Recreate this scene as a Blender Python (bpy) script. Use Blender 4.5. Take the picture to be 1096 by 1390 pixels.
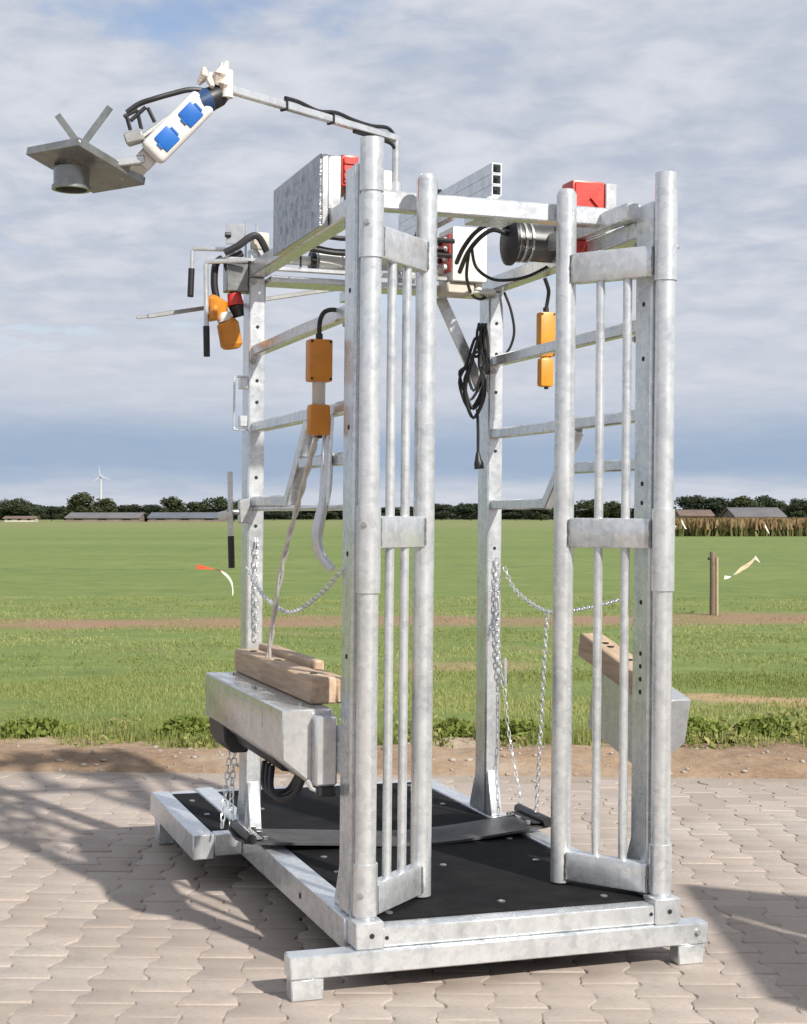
import bpy, bmesh, math, random
import numpy as np
from mathutils import Vector, Matrix
random.seed(7); RNG = np.random.default_rng(7)
for o in list(bpy.data.objects): bpy.data.objects.remove(o)
sc = bpy.context.scene; COL = sc.collection
R = math.radians
# ---------------------------------------------------------------- camera, sky, sun, exposure
YAW = R(18.87)
V = Vector((math.sin(YAW), math.cos(YAW), 0)); RT = Vector((math.cos(YAW), -math.sin(YAW), 0))
CAM = Vector((-1.349, -4.2417, 1.36))
cd = bpy.data.cameras.new('camera'); cam = bpy.data.objects.new('camera', cd); COL.objects.link(cam)
cd.sensor_fit = 'HORIZONTAL'; cd.sensor_width = 36; cd.lens = 36 * 2100 / 1096
cd.clip_start = 0.05; cd.clip_end = 8000
cd.shift_y = 6.0 / 1096
cam.location = CAM; cam.rotation_euler = (R(90), 0, -YAW)
sc.camera = cam
AZ = R(38); EL = R(35)                      # shadows fall to the left and away from the viewer
SH = V * math.cos(AZ) - RT * math.sin(AZ)   # ground direction in which shadows fall
w = bpy.data.worlds.new('World'); sc.world = w; w.use_nodes = True
nt = w.node_tree; N = nt.nodes; L = nt.links; N.clear()
def wn(t, **k):
    n = N.new(t)
    for a, b in k.items(): setattr(n, a, b)
    return n
def wmath(op, a, b=None, c=None, clamp=False):
    n = wn('ShaderNodeMath', operation=op, use_clamp=clamp)
    for i, x in enumerate((a, b, c)):
        if x is None: continue
        if isinstance(x, (int, float)): n.inputs[i].default_value = x
        else: L.new(x, n.inputs[i])
    return n.outputs[0]
sky = wn('ShaderNodeTexSky', sky_type='NISHITA', sun_disc=False)
sky.sun_elevation = EL; sky.sun_rotation = math.atan2(-SH.x, -SH.y)
sky.air_density = 1.0; sky.dust_density = 0.6; sky.ozone_density = 2.0
SKY_S = 0.088
hsv = wn('ShaderNodeMix', data_type='RGBA', blend_type='MULTIPLY'); hsv.inputs[0].default_value = 1
L.new(sky.outputs[0], hsv.inputs[6]); hsv.inputs[7].default_value = (SKY_S * 1.25, SKY_S * 1.08, SKY_S * 1.02, 1)
tc = wn('ShaderNodeTexCoord'); sep = wn('ShaderNodeSeparateXYZ'); L.new(tc.outputs['Generated'], sep.inputs[0])
z = wmath('MAXIMUM', sep.outputs[2], 0.0)
zz = wmath('ADD', z, 0.15)
px = wmath('DIVIDE', sep.outputs[0], zz); py = wmath('DIVIDE', sep.outputs[1], zz)
cmb = wn('ShaderNodeCombineXYZ'); L.new(px, cmb.inputs[0]); L.new(py, cmb.inputs[1])
mp = wn('ShaderNodeMapping'); L.new(cmb.outputs[0], mp.inputs[0]); mp.inputs['Rotation'].default_value = (0, 0, YAW)
mp.inputs['Location'].default_value = (2.35, 1.2, 0)
def noise(scale, detail, rough, vec=mp, dist=0.0):
    n = wn('ShaderNodeTexNoise'); L.new(vec.outputs[0], n.inputs['Vector'])
    n.inputs['Scale'].default_value = scale; n.inputs['Detail'].default_value = detail
    n.inputs['Roughness'].default_value = rough; n.inputs['Distortion'].default_value = dist
    return n.outputs[0]
def smooth(v, a, b):
    n = wn('ShaderNodeMapRange', interpolation_type='SMOOTHSTEP'); L.new(v, n.inputs[0])
    n.inputs[1].default_value = a; n.inputs[2].default_value = b
    return n.outputs[0]
n1 = noise(3.6, 6, .55, dist=.2); n2 = noise(1.2, 4, .5); n3 = noise(8, 5, .55, dist=.25)
cov = wmath('ADD', wmath('MULTIPLY', n1, .6), wmath('ADD', wmath('MULTIPLY', n2, .55), wmath('MULTIPLY', n3, .2)))
hi_ = smooth(z, .07, .20)
cover = wmath('MAXIMUM', smooth(cov, .45, .65), wmath('SUBTRACT', 1, hi_))      # the cloud deck closes towards the horizon
shade = wmath('ADD', wmath('MULTIPLY', n3, .5), wmath('MULTIPLY', n1, .5))
lvl = wmath('ADD', wmath('MULTIPLY', smooth(shade, .34, .68), wmath('ADD', wmath('MULTIPLY', hi_, .65), .35)), wmath('MULTIPLY', wmath('SUBTRACT', 1, hi_), .38))
cr = wn('ShaderNodeMix', data_type='RGBA'); L.new(lvl, cr.inputs[0])
cr.inputs[6].default_value = (.305, .34, .41, 1); cr.inputs[7].default_value = (.455, .468, .505, 1)
mx = wn('ShaderNodeMix', data_type='RGBA'); L.new(cover, mx.inputs[0])
L.new(hsv.outputs[2], mx.inputs[6]); L.new(cr.outputs[2], mx.inputs[7])
# a bank of blue-grey air low above the horizon, all the way round
wv = wmath('ADD', z, wmath('MULTIPLY', wmath('SUBTRACT', n2, .5), .03))
band = wmath('MULTIPLY', smooth(wv, .010, .032), wmath('SUBTRACT', 1, smooth(wv, .042, .082)))
m2 = wn('ShaderNodeMix', data_type='RGBA'); L.new(wmath('MULTIPLY', band, .8), m2.inputs[0]); L.new(mx.outputs[2], m2.inputs[6]); m2.inputs[7].default_value = (.19, .262, .37, 1)
mx = m2
bg = wn('ShaderNodeBackground'); L.new(mx.outputs[2], bg.inputs[0]); bg.inputs[1].default_value = 1.0
ow = wn('ShaderNodeOutputWorld'); L.new(bg.outputs[0], ow.inputs[0])
sd = bpy.data.lights.new('sun', 'SUN'); sun = bpy.data.objects.new('sun', sd); COL.objects.link(sun)
sd.energy = 4.0; sd.angle = R(1.4); sd.color = (1, .955, .88)
ldir = Vector((SH.x * math.cos(EL), SH.y * math.cos(EL), -math.sin(EL)))
sun.rotation_euler = ldir.to_track_quat('-Z', 'Y').to_euler(); sun.location = (4, -8, 9)
sc.view_settings.view_transform = 'Standard'; sc.view_settings.look = 'None'
sc.view_settings.exposure = 0.66; sc.view_settings.gamma = 1
sc.view_settings.use_curve_mapping = False
sc.render.engine = 'CYCLES'

# ---------------------------------------------------------------- materials
ALB = .80                                  # overall reflectance level of the surfaces below
class NT:
    def __init__(s, name):
        s.m = bpy.data.materials.new(name); s.m.use_nodes = True
        s.t = s.m.node_tree; s.t.nodes.clear()
        s.out = s.n('ShaderNodeOutputMaterial'); s.b = s.n('ShaderNodeBsdfPrincipled')
        s.l(s.b.outputs[0], s.out.inputs[0])
        s.co = s.n('ShaderNodeTexCoord').outputs['Object']
    def n(s, t, **k):
        n = s.t.nodes.new(t)
        for a, b in k.items(): setattr(n, a, b)
        return n
    def l(s, a, b): s.t.links.new(a, b)
    def noise(s, scale, detail=3, rough=.55, co=None, stretch=None, dist=0):
        n = s.n('ShaderNodeTexNoise'); c = co or s.co
        if stretch:
            m = s.n('ShaderNodeMapping'); m.inputs['Scale'].default_value = stretch; s.l(c, m.inputs[0]); c = m.outputs[0]
        s.l(c, n.inputs['Vector']); n.inputs['Scale'].default_value = scale
        n.inputs['Detail'].default_value = detail; n.inputs['Roughness'].default_value = rough; n.inputs['Distortion'].default_value = dist
        return n.outputs[0]
    def ramp(s, f, stops):
        n = s.n('ShaderNodeValToRGB'); s.l(f, n.inputs[0]); e = n.color_ramp.elements
        while len(e) < len(stops): e.new(.5)
        for i, (p, c) in enumerate(stops):
            e[i].position = p; e[i].color = (c[0], c[1], c[2], 1)
        return n.outputs[0]
    def mix(s, f, a, b, mode='MIX'):
        n = s.n('ShaderNodeMix', data_type='RGBA', blend_type=mode)
        for i, x in ((0, f), (6, a), (7, b)):
            if isinstance(x, (int, float)): n.inputs[i].default_value = x
            elif isinstance(x, tuple): n.inputs[i].default_value = (*x[:3], 1)
            else: s.l(x, n.inputs[i])
        return n.outputs[2]
    def math(s, op, a, b=None, c=None):
        n = s.n('ShaderNodeMath', operation=op)
        for i, x in enumerate((a, b, c)):
            if x is None: continue
            if isinstance(x, (int, float)): n.inputs[i].default_value = x
            else: s.l(x, n.inputs[i])
        return n.outputs[0]
    def smooth(s, v, a, b):
        n = s.n('ShaderNodeMapRange', interpolation_type='SMOOTHSTEP'); s.l(v, n.inputs[0])
        n.inputs[1].default_value = a; n.inputs[2].default_value = b
        return n.outputs[0]
    def bump(s, h, strength, dist):
        n = s.n('ShaderNodeBump'); n.inputs['Strength'].default_value = strength; n.inputs['Distance'].default_value = dist
        s.l(h, n.inputs['Height']); s.l(n.outputs[0], s.b.inputs['Normal'])
    def set(s, color=None, rough=None, metal=None):
        for k, x in (('Base Color', color), ('Roughness', rough), ('Metallic', metal)):
            if x is None: continue
            if k == 'Base Color': x = s.mix(1.0, x, (ALB, ALB, ALB), 'MULTIPLY')
            i = s.b.inputs[k]
            if isinstance(x, (int, float)): i.default_value = x
            elif isinstance(x, tuple): i.default_value = (*x[:3], 1)
            else: s.l(x, i)
        return s
def galv(name, lo=(.53, .565, .60), hi=(.90, .925, .94), dimple=0.0, rough=.27, metal=.66):
    k = NT(name)
    oi = k.n('ShaderNodeObjectInfo')
    ad = k.n('ShaderNodeVectorMath', operation='ADD'); k.l(k.co, ad.inputs[0]); k.l(oi.outputs['Location'], ad.inputs[1])
    c = ad.outputs[0]
    vo = k.n('ShaderNodeTexVoronoi'); vo.inputs['Scale'].default_value = 55; k.l(c, vo.inputs['Vector'])
    sp = k.n('ShaderNodeSeparateColor'); k.l(vo.outputs['Color'], sp.inputs[0])
    a = k.noise(9, 5, .65, c, dist=.4); b = k.noise(30, 4, .6, c, stretch=(1, 1, .14))
    f = k.math('ADD', k.math('MULTIPLY', a, .54), k.math('ADD', k.math('MULTIPLY', b, .52), k.math('MULTIPLY', sp.outputs[0], .22)))
    col = k.ramp(f, [(.30, lo), (.52, tuple(.45 * p + .55 * q for p, q in zip(lo, hi))), (.74, hi)])
    st = k.smooth(k.noise(3.3, 6, .7, c), .60, .72)                 # dull white-rust bloom
    col = k.mix(k.math('MULTIPLY', st, .22), col, (.36, .36, .35))
    rr = k.math('ADD', k.math('MULTIPLY', a, .3), rough - .15)
    k.set(col, rr, metal)
    h = k.math('ADD', k.noise(90, 2, .5, c), k.math('MULTIPLY', a, 1.5))
    k.bump(h, .10 + dimple, .0012 + dimple * .006)
    return k.m
def plain(name, color, rough=.5, metal=0, var=.18, scale=25, bump=.15, bd=.001):
    k = NT(name); n = k.noise(scale, 5, .6)
    lo = tuple(x * (1 - var) for x in color); hi = tuple(min(1, x * (1 + var)) for x in color)
    k.set(k.ramp(n, [(.3, lo), (.7, hi)]), rough, metal); k.bump(k.noise(scale * 6, 3, .6), bump, bd)
    return k.m
GALV = galv('galvanised_steel')
GALV_DIP = galv('galvanised_rough_sheet', (.12, .13, .15), (.46, .475, .50), dimple=.5, rough=.27, metal=.8)  # dark mottling in the colour imitates reflections in the dents
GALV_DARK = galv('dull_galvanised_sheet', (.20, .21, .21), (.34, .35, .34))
GALV_LIGHT = galv('galvanised_sheet', (.52, .54, .555), (.78, .79, .795))
STEEL = plain('bare_steel', (.45, .45, .44), .35, .8)
DRUM = plain('shade_dark_steel', (.13, .13, .13), .45, .6, .3, 14)  # shade on the winch drum is put into this dark colour
BOLT = plain('zinc_bolt', (.55, .55, .53), .35, .7)
HOLE = plain('dark_hole', (.015, .015, .017), .8)
RUBBER = plain('black_rubber_mat', (.010, .010, .011), .85, 0, .4, 12, .4, .002)
RUBBER.node_tree.nodes['Principled BSDF'].inputs['Specular IOR Level'].default_value = .15
def dusty(m, col, amt, sc_):
    t = m.node_tree; b = t.nodes['Principled BSDF']; src = b.inputs['Base Color'].links[0].from_socket
    n_ = t.nodes.new('ShaderNodeTexNoise'); n_.inputs['Scale'].default_value = sc_; n_.inputs['Detail'].default_value = 8; n_.inputs['Roughness'].default_value = .7; n_.inputs['Distortion'].default_value = .6
    c_ = t.nodes.new('ShaderNodeTexCoord'); t.links.new(c_.outputs['Object'], n_.inputs['Vector'])
    r_ = t.nodes.new('ShaderNodeMapRange'); r_.inputs[1].default_value = .5; r_.inputs[2].default_value = .78; r_.inputs[4].default_value = amt; t.links.new(n_.outputs[0], r_.inputs[0])
    x_ = t.nodes.new('ShaderNodeMix'); x_.data_type = 'RGBA'; t.links.new(r_.outputs[0], x_.inputs[0]); t.links.new(src, x_.inputs[6]); x_.inputs[7].default_value = (*col, 1); t.links.new(x_.outputs[2], b.inputs['Base Color'])
dusty(RUBBER, (.09, .08, .07), .12, 3.5)
BELT = plain('dark_conveyor_belt', (.060, .058, .060), .6, 0, .25, 14, .35, .001)
BLACK = plain('black_plastic', (.016, .016, .018), .45)
CABLE = plain('black_cable', (.014, .014, .016), .5)
ORANGE = plain('orange_plastic', (.68, .25, .02), .42, 0, .12, 18, .1)
YELLOW = plain('amber_plastic', (.72, .30, .02), .42, 0, .12, 18, .1)
RED = plain('red_paint', (.60, .045, .03), .38, 0, .15, 12, .12)
WHITE = plain('white_plastic', (.78, .78, .75), .42, 0, .05, 15, .08)
BEIGE = plain('beige_plastic', (.60, .55, .47), .5, 0, .1, 15, .08)
BLUE = plain('blue_plastic', (.015, .15, .55), .4, 0, .1, 18, .08)
NAVY = plain('dark_blue_plastic', (.02, .06, .16), .4)
ALU = plain('cast_aluminium', (.52, .52, .50), .42, .6, .2, 20, .3)
dusty(BELT, (.14, .125, .11), .35, 6); dusty(ORANGE, (.20, .13, .07), .5, 9); dusty(YELLOW, (.25, .17, .08), .45, 9); dusty(RED, (.30, .14, .11), .5, 8); dusty(WHITE, (.50, .46, .40), .45, 11)
def wood(name, lo, hi):
    k = NT(name)
    g = k.noise(60, 6, .65, stretch=(1, .06, 1), dist=.6); bl = k.noise(5, 3, .5, stretch=(1, .3, 1))
    c = k.ramp(g, [(.3, lo), (.7, hi)]); c = k.mix(k.smooth(bl, .55, .75), c, tuple(x * .45 for x in lo))
    k.set(c, .75); k.bump(g, .4, .003); return k.m
WOOD = wood('sawn_wood', (.40, .27, .175), (.66, .50, .36))
POSTWOOD = wood('weathered_wood', (.12, .09, .06), (.27, .20, .13))
def paver_mat():
    k = NT('concrete_paver'); g = k.n('ShaderNodeNewGeometry')
    oi = k.n('ShaderNodeObjectInfo')
    pos = g.outputs['Position']
    a = k.noise(3.0, 5, .6, pos); b = k.noise(60, 4, .7, pos); d = k.noise(.9, 4, .6, pos)
    rnd = k.math('FRACT', k.math('ADD', g.outputs['Random Per Island'], oi.outputs['Random']))
    c = k.mix(rnd, (.405, .335, .287), (.525, .442, .383))
    c = k.mix(k.smooth(a, .3, .72), k.mix(.8, (.36, .295, .25), c), c)
    c = k.mix(k.math('MULTIPLY', k.smooth(d, .5, .68), .5), c, (.53, .475, .415))
    c = k.mix(k.math('MULTIPLY', k.smooth(b, .42, .68), .35), c, (.31, .265, .23))
    c = k.mix(k.math('MULTIPLY', k.smooth(k.noise(1.7, 6, .7, pos, dist=.8), .56, .70), .45), c, (.27, .235, .205))
    k.set(c, .88); k.bump(k.math('ADD', k.noise(260, 3, .7, pos), k.math('MULTIPLY', b, .8)), .35, .0022); return k.m
PAVER = paver_mat()
def sand_mat(name, lo, hi, pale):
    k = NT(name); p = k.n('ShaderNodeNewGeometry').outputs['Position']
    a = k.noise(1.3, 6, .65, p); b = k.noise(22, 5, .7, p)
    c = k.ramp(k.math('ADD', k.math('MULTIPLY', a, .6), k.math('MULTIPLY', b, .4)), [(.34, lo), (.62, hi)])
    c = k.mix(k.math('MULTIPLY', k.smooth(k.noise(.7, 5, .6, p), .52, .66), .6), c, pale)
    k.set(c, .95); k.bump(k.math('ADD', b, k.noise(110, 3, .7, p)), .7, .012); return k.m
JOINT = sand_mat('joint_sand', (.33, .27, .215), (.50, .42, .345), (.46, .40, .33))
SAND = sand_mat('sandy_verge', (.20, .12, .07), (.46, .325, .21), (.58, .48, .38))
def field_mat():
    k = NT('pasture'); p = k.n('ShaderNodeNewGeometry').outputs['Position']
    m = k.n('ShaderNodeMapping'); k.l(p, m.inputs[0]); m.vector_type = 'POINT'
    m.inputs['Rotation'].default_value = (0, 0, YAW)            # x across, y into the distance
    s = k.n('ShaderNodeSeparateXYZ'); k.l(m.outputs[0], s.inputs[0])
    X, Y = s.outputs[0], s.outputs[1]
    big = k.noise(.09, 5, .6, m.outputs[0], stretch=(.35, 1, 1)); mid = k.noise(.9, 6, .65, m.outputs[0]); fine = k.noise(9, 5, .7, m.outputs[0]); tuft = k.noise(2.4, 5, .7, m.outputs[0], stretch=(.6, 1, 1))
    f = k.math('ADD', k.math('MULTIPLY', big, .35), k.math('ADD', k.math('MULTIPLY', mid, .45), k.math('ADD', k.math('MULTIPLY', fine, .2), k.math('MULTIPLY', k.math('SUBTRACT', tuft, .5), .5))))
    c = k.ramp(f, [(.34, (.110, .165, .028)), (.52, (.175, .235, .048)), (.70, (.28, .30, .095))])
    dry = k.smooth(k.noise(.5, 6, .65, m.outputs[0]), .54, .70)
    near = k.math('SUBTRACT', 1, k.smooth(Y, 8, 26))
    c = k.mix(k.math('MULTIPLY', k.math('MULTIPLY', dry, near), .7), c, (.27, .225, .095))
    # worn earth tracks with ragged edges
    wob = k.math('MULTIPLY', k.math('SUBTRACT', k.noise(.35, 5, .6, m.outputs[0]), .5), 2.6)
    def track(y0, slope, half, amt):
        d = k.math('ABSOLUTE', k.math('ADD', k.math('SUBTRACT', Y, y0), k.math('SUBTRACT', wob, k.math('MULTIPLY', X, slope))))
        t = k.math('SUBTRACT', 1, k.smooth(d, half * .35, half * 1.1))
        br = k.smooth(k.math('ADD', mid, k.math('MULTIPLY', fine, .5)), .5, .85)
        return k.math('MULTIPLY', t, k.math('MULTIPLY', k.math('ADD', k.math('MULTIPLY', br, .6), .4), amt))
    c = k.mix(track(15.6, .10, 1.35, 1.0), c, (.33, .20, .12))
    c = k.mix(k.math('MULTIPLY', track(6.9, .03, .34, .95), k.smooth(X, 1.2, 2.0)), c, (.50, .32, .185))
    c = k.mix(k.math('MULTIPLY', track(9.6, .0, .55, .9), k.math('MULTIPLY', k.smooth(X, -.2, .3), k.math('SUBTRACT', 1, k.smooth(X, .9, 1.5)))), c, (.38, .26, .14))
    far = k.smooth(Y, 80, 260)
    c = k.mix(k.math('MULTIPLY', far, .45), c, (.27, .25, .10))
    k.set(c, .9); k.bump(fine, .5, .05); return k.m
FIELD = field_mat()
def leaf_mat(name, dark, light, trans=.25, attr=None):
    k = NT(name)
    if attr:
        v = k.n('ShaderNodeVertexColor'); v.layer_name = attr; sp = k.n('ShaderNodeSeparateColor'); k.l(v.outputs[0], sp.inputs[0]); f = sp.outputs[0]
    else: f = k.n('ShaderNodeNewGeometry').outputs['Random Per Island']
    c = k.mix(f, dark, light); k.set(c, .75)
    t = k.n('ShaderNodeBsdfTranslucent'); k.l(k.mix(1.0, c, (ALB, ALB, ALB), 'MULTIPLY'), t.inputs[0]); ms = k.n('ShaderNodeMixShader'); ms.inputs[0].default_value = trans
    k.l(k.b.outputs[0], ms.inputs[1]); k.l(t.outputs[0], ms.inputs[2]); k.l(ms.outputs[0], k.out.inputs[0]); return k.m
GRASS = leaf_mat('grass_blades', (.17, .235, .04), (.50, .49, .19), .35, 'tint')
WEED = leaf_mat('weed_leaves', (.13, .19, .025), (.34, .39, .085), .35)
LEAF = [leaf_mat('foliage_a', (.018, .032, .012), (.060, .082, .026)), leaf_mat('foliage_b', (.015, .027, .014), (.048, .066, .028)),
        leaf_mat('foliage_c', (.026, .038, .012), (.078, .092, .028))]
CROP = leaf_mat('crop_stalks', (.15, .13, .035), (.34, .21, .11), .2)
CROPLOW = leaf_mat('crop_leaves', (.08, .10, .02), (.20, .18, .06), .2)
BARK = plain('bark', (.07, .055, .04), .9)
ROOF = plain('grey_roof_sheet', (.17, .16, .165), .7, 0, .2, .3)
ROOFB = plain('bluish_roof_sheet', (.13, .145, .175), .6, 0, .2, .3)
BRICKW = plain('pinkish_brick_wall', (.24, .18, .155), .85, 0, .2, .5)
ROOFR = plain('brown_tile_roof', (.19, .13, .105), .85, 0, .2, .5)
TURB = plain('haze_grey_turbine_paint', (.55, .57, .60), .5, 0, .03)  # greyed so the colour itself stands in for distance haze
TAPE_O = plain('orange_tape', (.75, .10, .03), .5, 0, .1)
TAPE_W = plain('white_tape', (.80, .78, .70), .5, 0, .05)
TAPE_C = plain('cream_tape', (.74, .60, .40), .5, 0, .08)
RAG = plain('pale_cloth', (.74, .66, .58), .8, 0, .25, 30, .5, .004)
PALEROPE = plain('pale_rope', (.66, .65, .60), .6, 0, .15, 60)

# ---------------------------------------------------------------- mesh builder
TILT = .0095                              # the pavement falls slightly to the right
MACH = Matrix.Translation(-.018 * RT) @ Matrix.Rotation(TILT, 4, V)
I4 = Matrix.Identity(4)
BASE = {}
def tag(o, label=None, cat=None, group=None, kind=None):
    for k, v_ in (('label', label), ('category', cat), ('group', group), ('kind', kind)):
        if v_: o[k] = v_
    return o
def thing(name, label, cat, base, group=None, M=MACH):
    o = bpy.data.objects.new(name, None); COL.objects.link(o); o.empty_display_size = .05
    o.matrix_world = M @ Matrix.Translation(Vector(base)); BASE[o.name] = Vector(base)
    return tag(o, label, cat, group)
class MB:
    def __init__(s): s.v = []; s.f = []
    def add(s, vs, fs):
        n = len(s.v); s.v += [tuple(x) for x in vs]; s.f += [tuple(i + n for i in q) for q in fs]; return s
    def box(s, x0, x1, y0, y1, z0, z1, rot=None, piv=None):
        vs = [Vector((x, y, z)) for z in (z0, z1) for y in (y0, y1) for x in (x0, x1)]
        if rot is not None:
            p = Vector(piv) if piv else sum(vs, Vector()) / 8
            vs = [rot @ (q - p) + p for q in vs]
        return s.add(vs, [(0, 2, 3, 1), (4, 5, 7, 6), (0, 1, 5, 4), (1, 3, 7, 5), (3, 2, 6, 7), (2, 0, 4, 6)])
    def bar(s, p, q, wd, ht, up=(0, 0, 1)):
        p, q = Vector(p), Vector(q); d = (q - p).normalized(); u = Vector(up)
        if abs(d.dot(u)) > .98: u = Vector((0, 1, 0))
        a = d.cross(u).normalized(); b = a.cross(d).normalized()
        vs = [e + a * i * wd / 2 + b * j * ht / 2 for e in (p, q) for j in (-1, 1) for i in (-1, 1)]
        return s.add(vs, [(0, 1, 3, 2), (4, 6, 7, 5), (0, 4, 5, 1), (1, 5, 7, 3), (3, 7, 6, 2), (2, 6, 4, 0)])
    def obox(s, c, ax, ay, az, hx, hy, hz):
        c = Vector(c); vs = [c + ax * i * hx + ay * j * hy + az * k * hz for k in (-1, 1) for j in (-1, 1) for i in (-1, 1)]
        return s.add(vs, [(0, 2, 3, 1), (4, 5, 7, 6), (0, 1, 5, 4), (1, 3, 7, 5), (3, 2, 6, 7), (2, 0, 4, 6)])
    def tube(s, pts, r, seg=10, cap=True):
        pts = [Vector(p) for p in pts]; n = len(pts); rs = r if isinstance(r, (list, tuple)) else [r] * n
        t0 = (pts[1] - pts[0]).normalized(); a = t0.orthogonal().normalized(); rings = []
        for i, p in enumerate(pts):
            t = (pts[min(i + 1, n - 1)] - pts[max(i - 1, 0)]).normalized()
            a = (a - t * a.dot(t)).normalized(); b = t.cross(a)
            rings.append([p + (a * math.cos(2 * math.pi * k / seg) + b * math.sin(2 * math.pi * k / seg)) * rs[i] for k in range(seg)])
        vs = [x for rg in rings for x in rg]; fs = []
        for i in range(n - 1):
            for k in range(seg):
                k2 = (k + 1) % seg; fs.append((i * seg + k, i * seg + k2, (i + 1) * seg + k2, (i + 1) * seg + k))
        if cap: fs += [tuple(range(seg))[::-1], tuple((n - 1) * seg + k for k in range(seg))]
        return s.add(vs, fs)
    def pipe(s, p, q, r0, r1, seg=24):                # hollow pipe with wall
        p, q = Vector(p), Vector(q); t = (q - p).normalized(); a = t.orthogonal().normalized(); b = t.cross(a); vs = []
        for e, rr in ((p, r0), (q, r0), (q, r1), (p, r1)):
            vs += [e + (a * math.cos(2 * math.pi * k / seg) + b * math.sin(2 * math.pi * k / seg)) * rr for k in range(seg)]
        fs = [(i * seg + k, i * seg + (k + 1) % seg, ((i + 1) % 4) * seg + (k + 1) % seg, ((i + 1) % 4) * seg + k) for i in range(4) for k in range(seg)]
        return s.add(vs, fs)
    def prism(s, prof, axis, a0, a1, M=None):         # prof: pairs in the two other axes
        def mk(u, v_, t): return Vector((t, u, v_)) if axis == 'x' else Vector((u, t, v_)) if axis == 'y' else Vector((u, v_, t))
        n = len(prof); vs = [mk(u, v_, a0) for u, v_ in prof] + [mk(u, v_, a1) for u, v_ in prof]
        if M is not None: vs = [M @ q for q in vs]
        fs = [tuple(range(n))[::-1], tuple(range(n, 2 * n))] + [(k, (k + 1) % n, n + (k + 1) % n, n + k) for k in range(n)]
        return s.add(vs, fs)
    def build(s, name, mat, parent=None, bevel=0, M=I4, seg=1, smooth=True, base=None, disp=None):
        me = bpy.data.meshes.new(name)
        b = BASE[parent.name] if parent is not None else (Vector(base) if base is not None else Vector())
        me.from_pydata([tuple(Vector(x) - b) for x in s.v], [], s.f)
        bm = bmesh.new(); bm.from_mesh(me); bmesh.ops.recalc_face_normals(bm, faces=bm.faces)
        if bevel:
            ed = [e for e in bm.edges if len(e.link_faces) == 2 and e.calc_face_angle(0) > .6]
            bmesh.ops.bevel(bm, geom=ed, offset=bevel, segments=seg, affect='EDGES', profile=.6, clamp_overlap=True)
        bm.to_mesh(me); bm.free()
        if smooth:
            for p in me.polygons: p.use_smooth = True
            me.set_sharp_from_angle(angle=R(38))
        me.materials.append(mat)
        o = bpy.data.objects.new(name, me); COL.objects.link(o)
        if parent is not None: o.parent = parent; BASE[o.name] = b
        elif base is not None: o.matrix_world = M @ Matrix.Translation(b); BASE[o.name] = b
        else: o.matrix_world = M; BASE[o.name] = Vector()
        return o
def raw(name, V_, F_, mat, smooth=False, cols=None):     # big numpy meshes of triangles or quads
    me = bpy.data.meshes.new(name); V_ = np.asarray(V_, np.float32); F_ = np.asarray(F_, np.int32); k = F_.shape[1]
    me.vertices.add(len(V_)); me.vertices.foreach_set('co', V_.ravel())
    me.loops.add(F_.size); me.loops.foreach_set('vertex_index', F_.ravel())
    me.polygons.add(len(F_)); me.polygons.foreach_set('loop_start', np.arange(0, F_.size, k, dtype=np.int32))
    if cols is not None:
        at = me.color_attributes.new('tint', 'FLOAT_COLOR', 'POINT'); at.data.foreach_set('color', np.asarray(cols, np.float32).ravel())
    me.update(calc_edges=True); me.materials.append(mat)
    if smooth:
        for p in me.polygons: p.use_smooth = True
    return me
def link(name, me, parent=None, loc=None):
    o = bpy.data.objects.new(name, me); COL.objects.link(o)
    if parent is not None: o.parent = parent
    if loc is not None: o.location = loc
    return o
def G(b, d, z=0):      # ground frame: b metres to the right, d metres ahead of the viewer's standpoint
    p = CAM + RT * b + V * d; return Vector((p.x, p.y, z))
def catmull(pts, n=6):
    pts = [Vector(p) for p in pts]; out = []
    for i in range(len(pts) - 1):
        p0 = pts[max(i - 1, 0)]; p1 = pts[i]; p2 = pts[i + 1]; p3 = pts[min(i + 2, len(pts) - 1)]
        for k in range(n):
            t = k / n; out.append(.5 * ((2 * p1) + (p2 - p0) * t + (2 * p0 - 5 * p1 + 4 * p2 - p3) * t * t + (3 * p1 - p0 - 3 * p2 + p3) * t ** 3))
    return out + [pts[-1]]

# ---------------------------------------------------------------- ground
def pave_z(b): return -TILT * (b + .095)
NB = 30
EDGE = 8.12
def sheet(name, mat, b0, b1, d0, d1, nb, nd, zf):
    vs = []; fs = []
    for j in range(nd + 1):
        for i in range(nb + 1):
            b = b0 + (b1 - b0) * i / nb; d = d0 + (d1 - d0) * j / nd
            vs.append(tuple(G(b, d, zf(b, d))))
    for j in range(nd):
        for i in range(nb):
            a = j * (nb + 1) + i; fs.append((a, a + 1, a + nb + 2, a + nb + 1))
    me = raw(name, vs, fs, mat, True); return tag(link(name, me), kind='structure')
def hash2(a, b):
    s_ = math.sin(a * 12.9898 + b * 78.233) * 43758.5453; return s_ - math.floor(s_)
def vnoise(x, y):
    i, j = math.floor(x), math.floor(y); u, v_ = x - i, y - j; u = u * u * (3 - 2 * u); v_ = v_ * v_ * (3 - 2 * v_)
    return (hash2(i, j) * (1 - u) + hash2(i + 1, j) * u) * (1 - v_) + (hash2(i, j + 1) * (1 - u) + hash2(i + 1, j + 1) * u) * v_
sheet('paving_bed', JOINT, -7, 7, -1.0, EDGE + .05, 8, 4, lambda b, d: pave_z(b) - .006)
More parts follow.
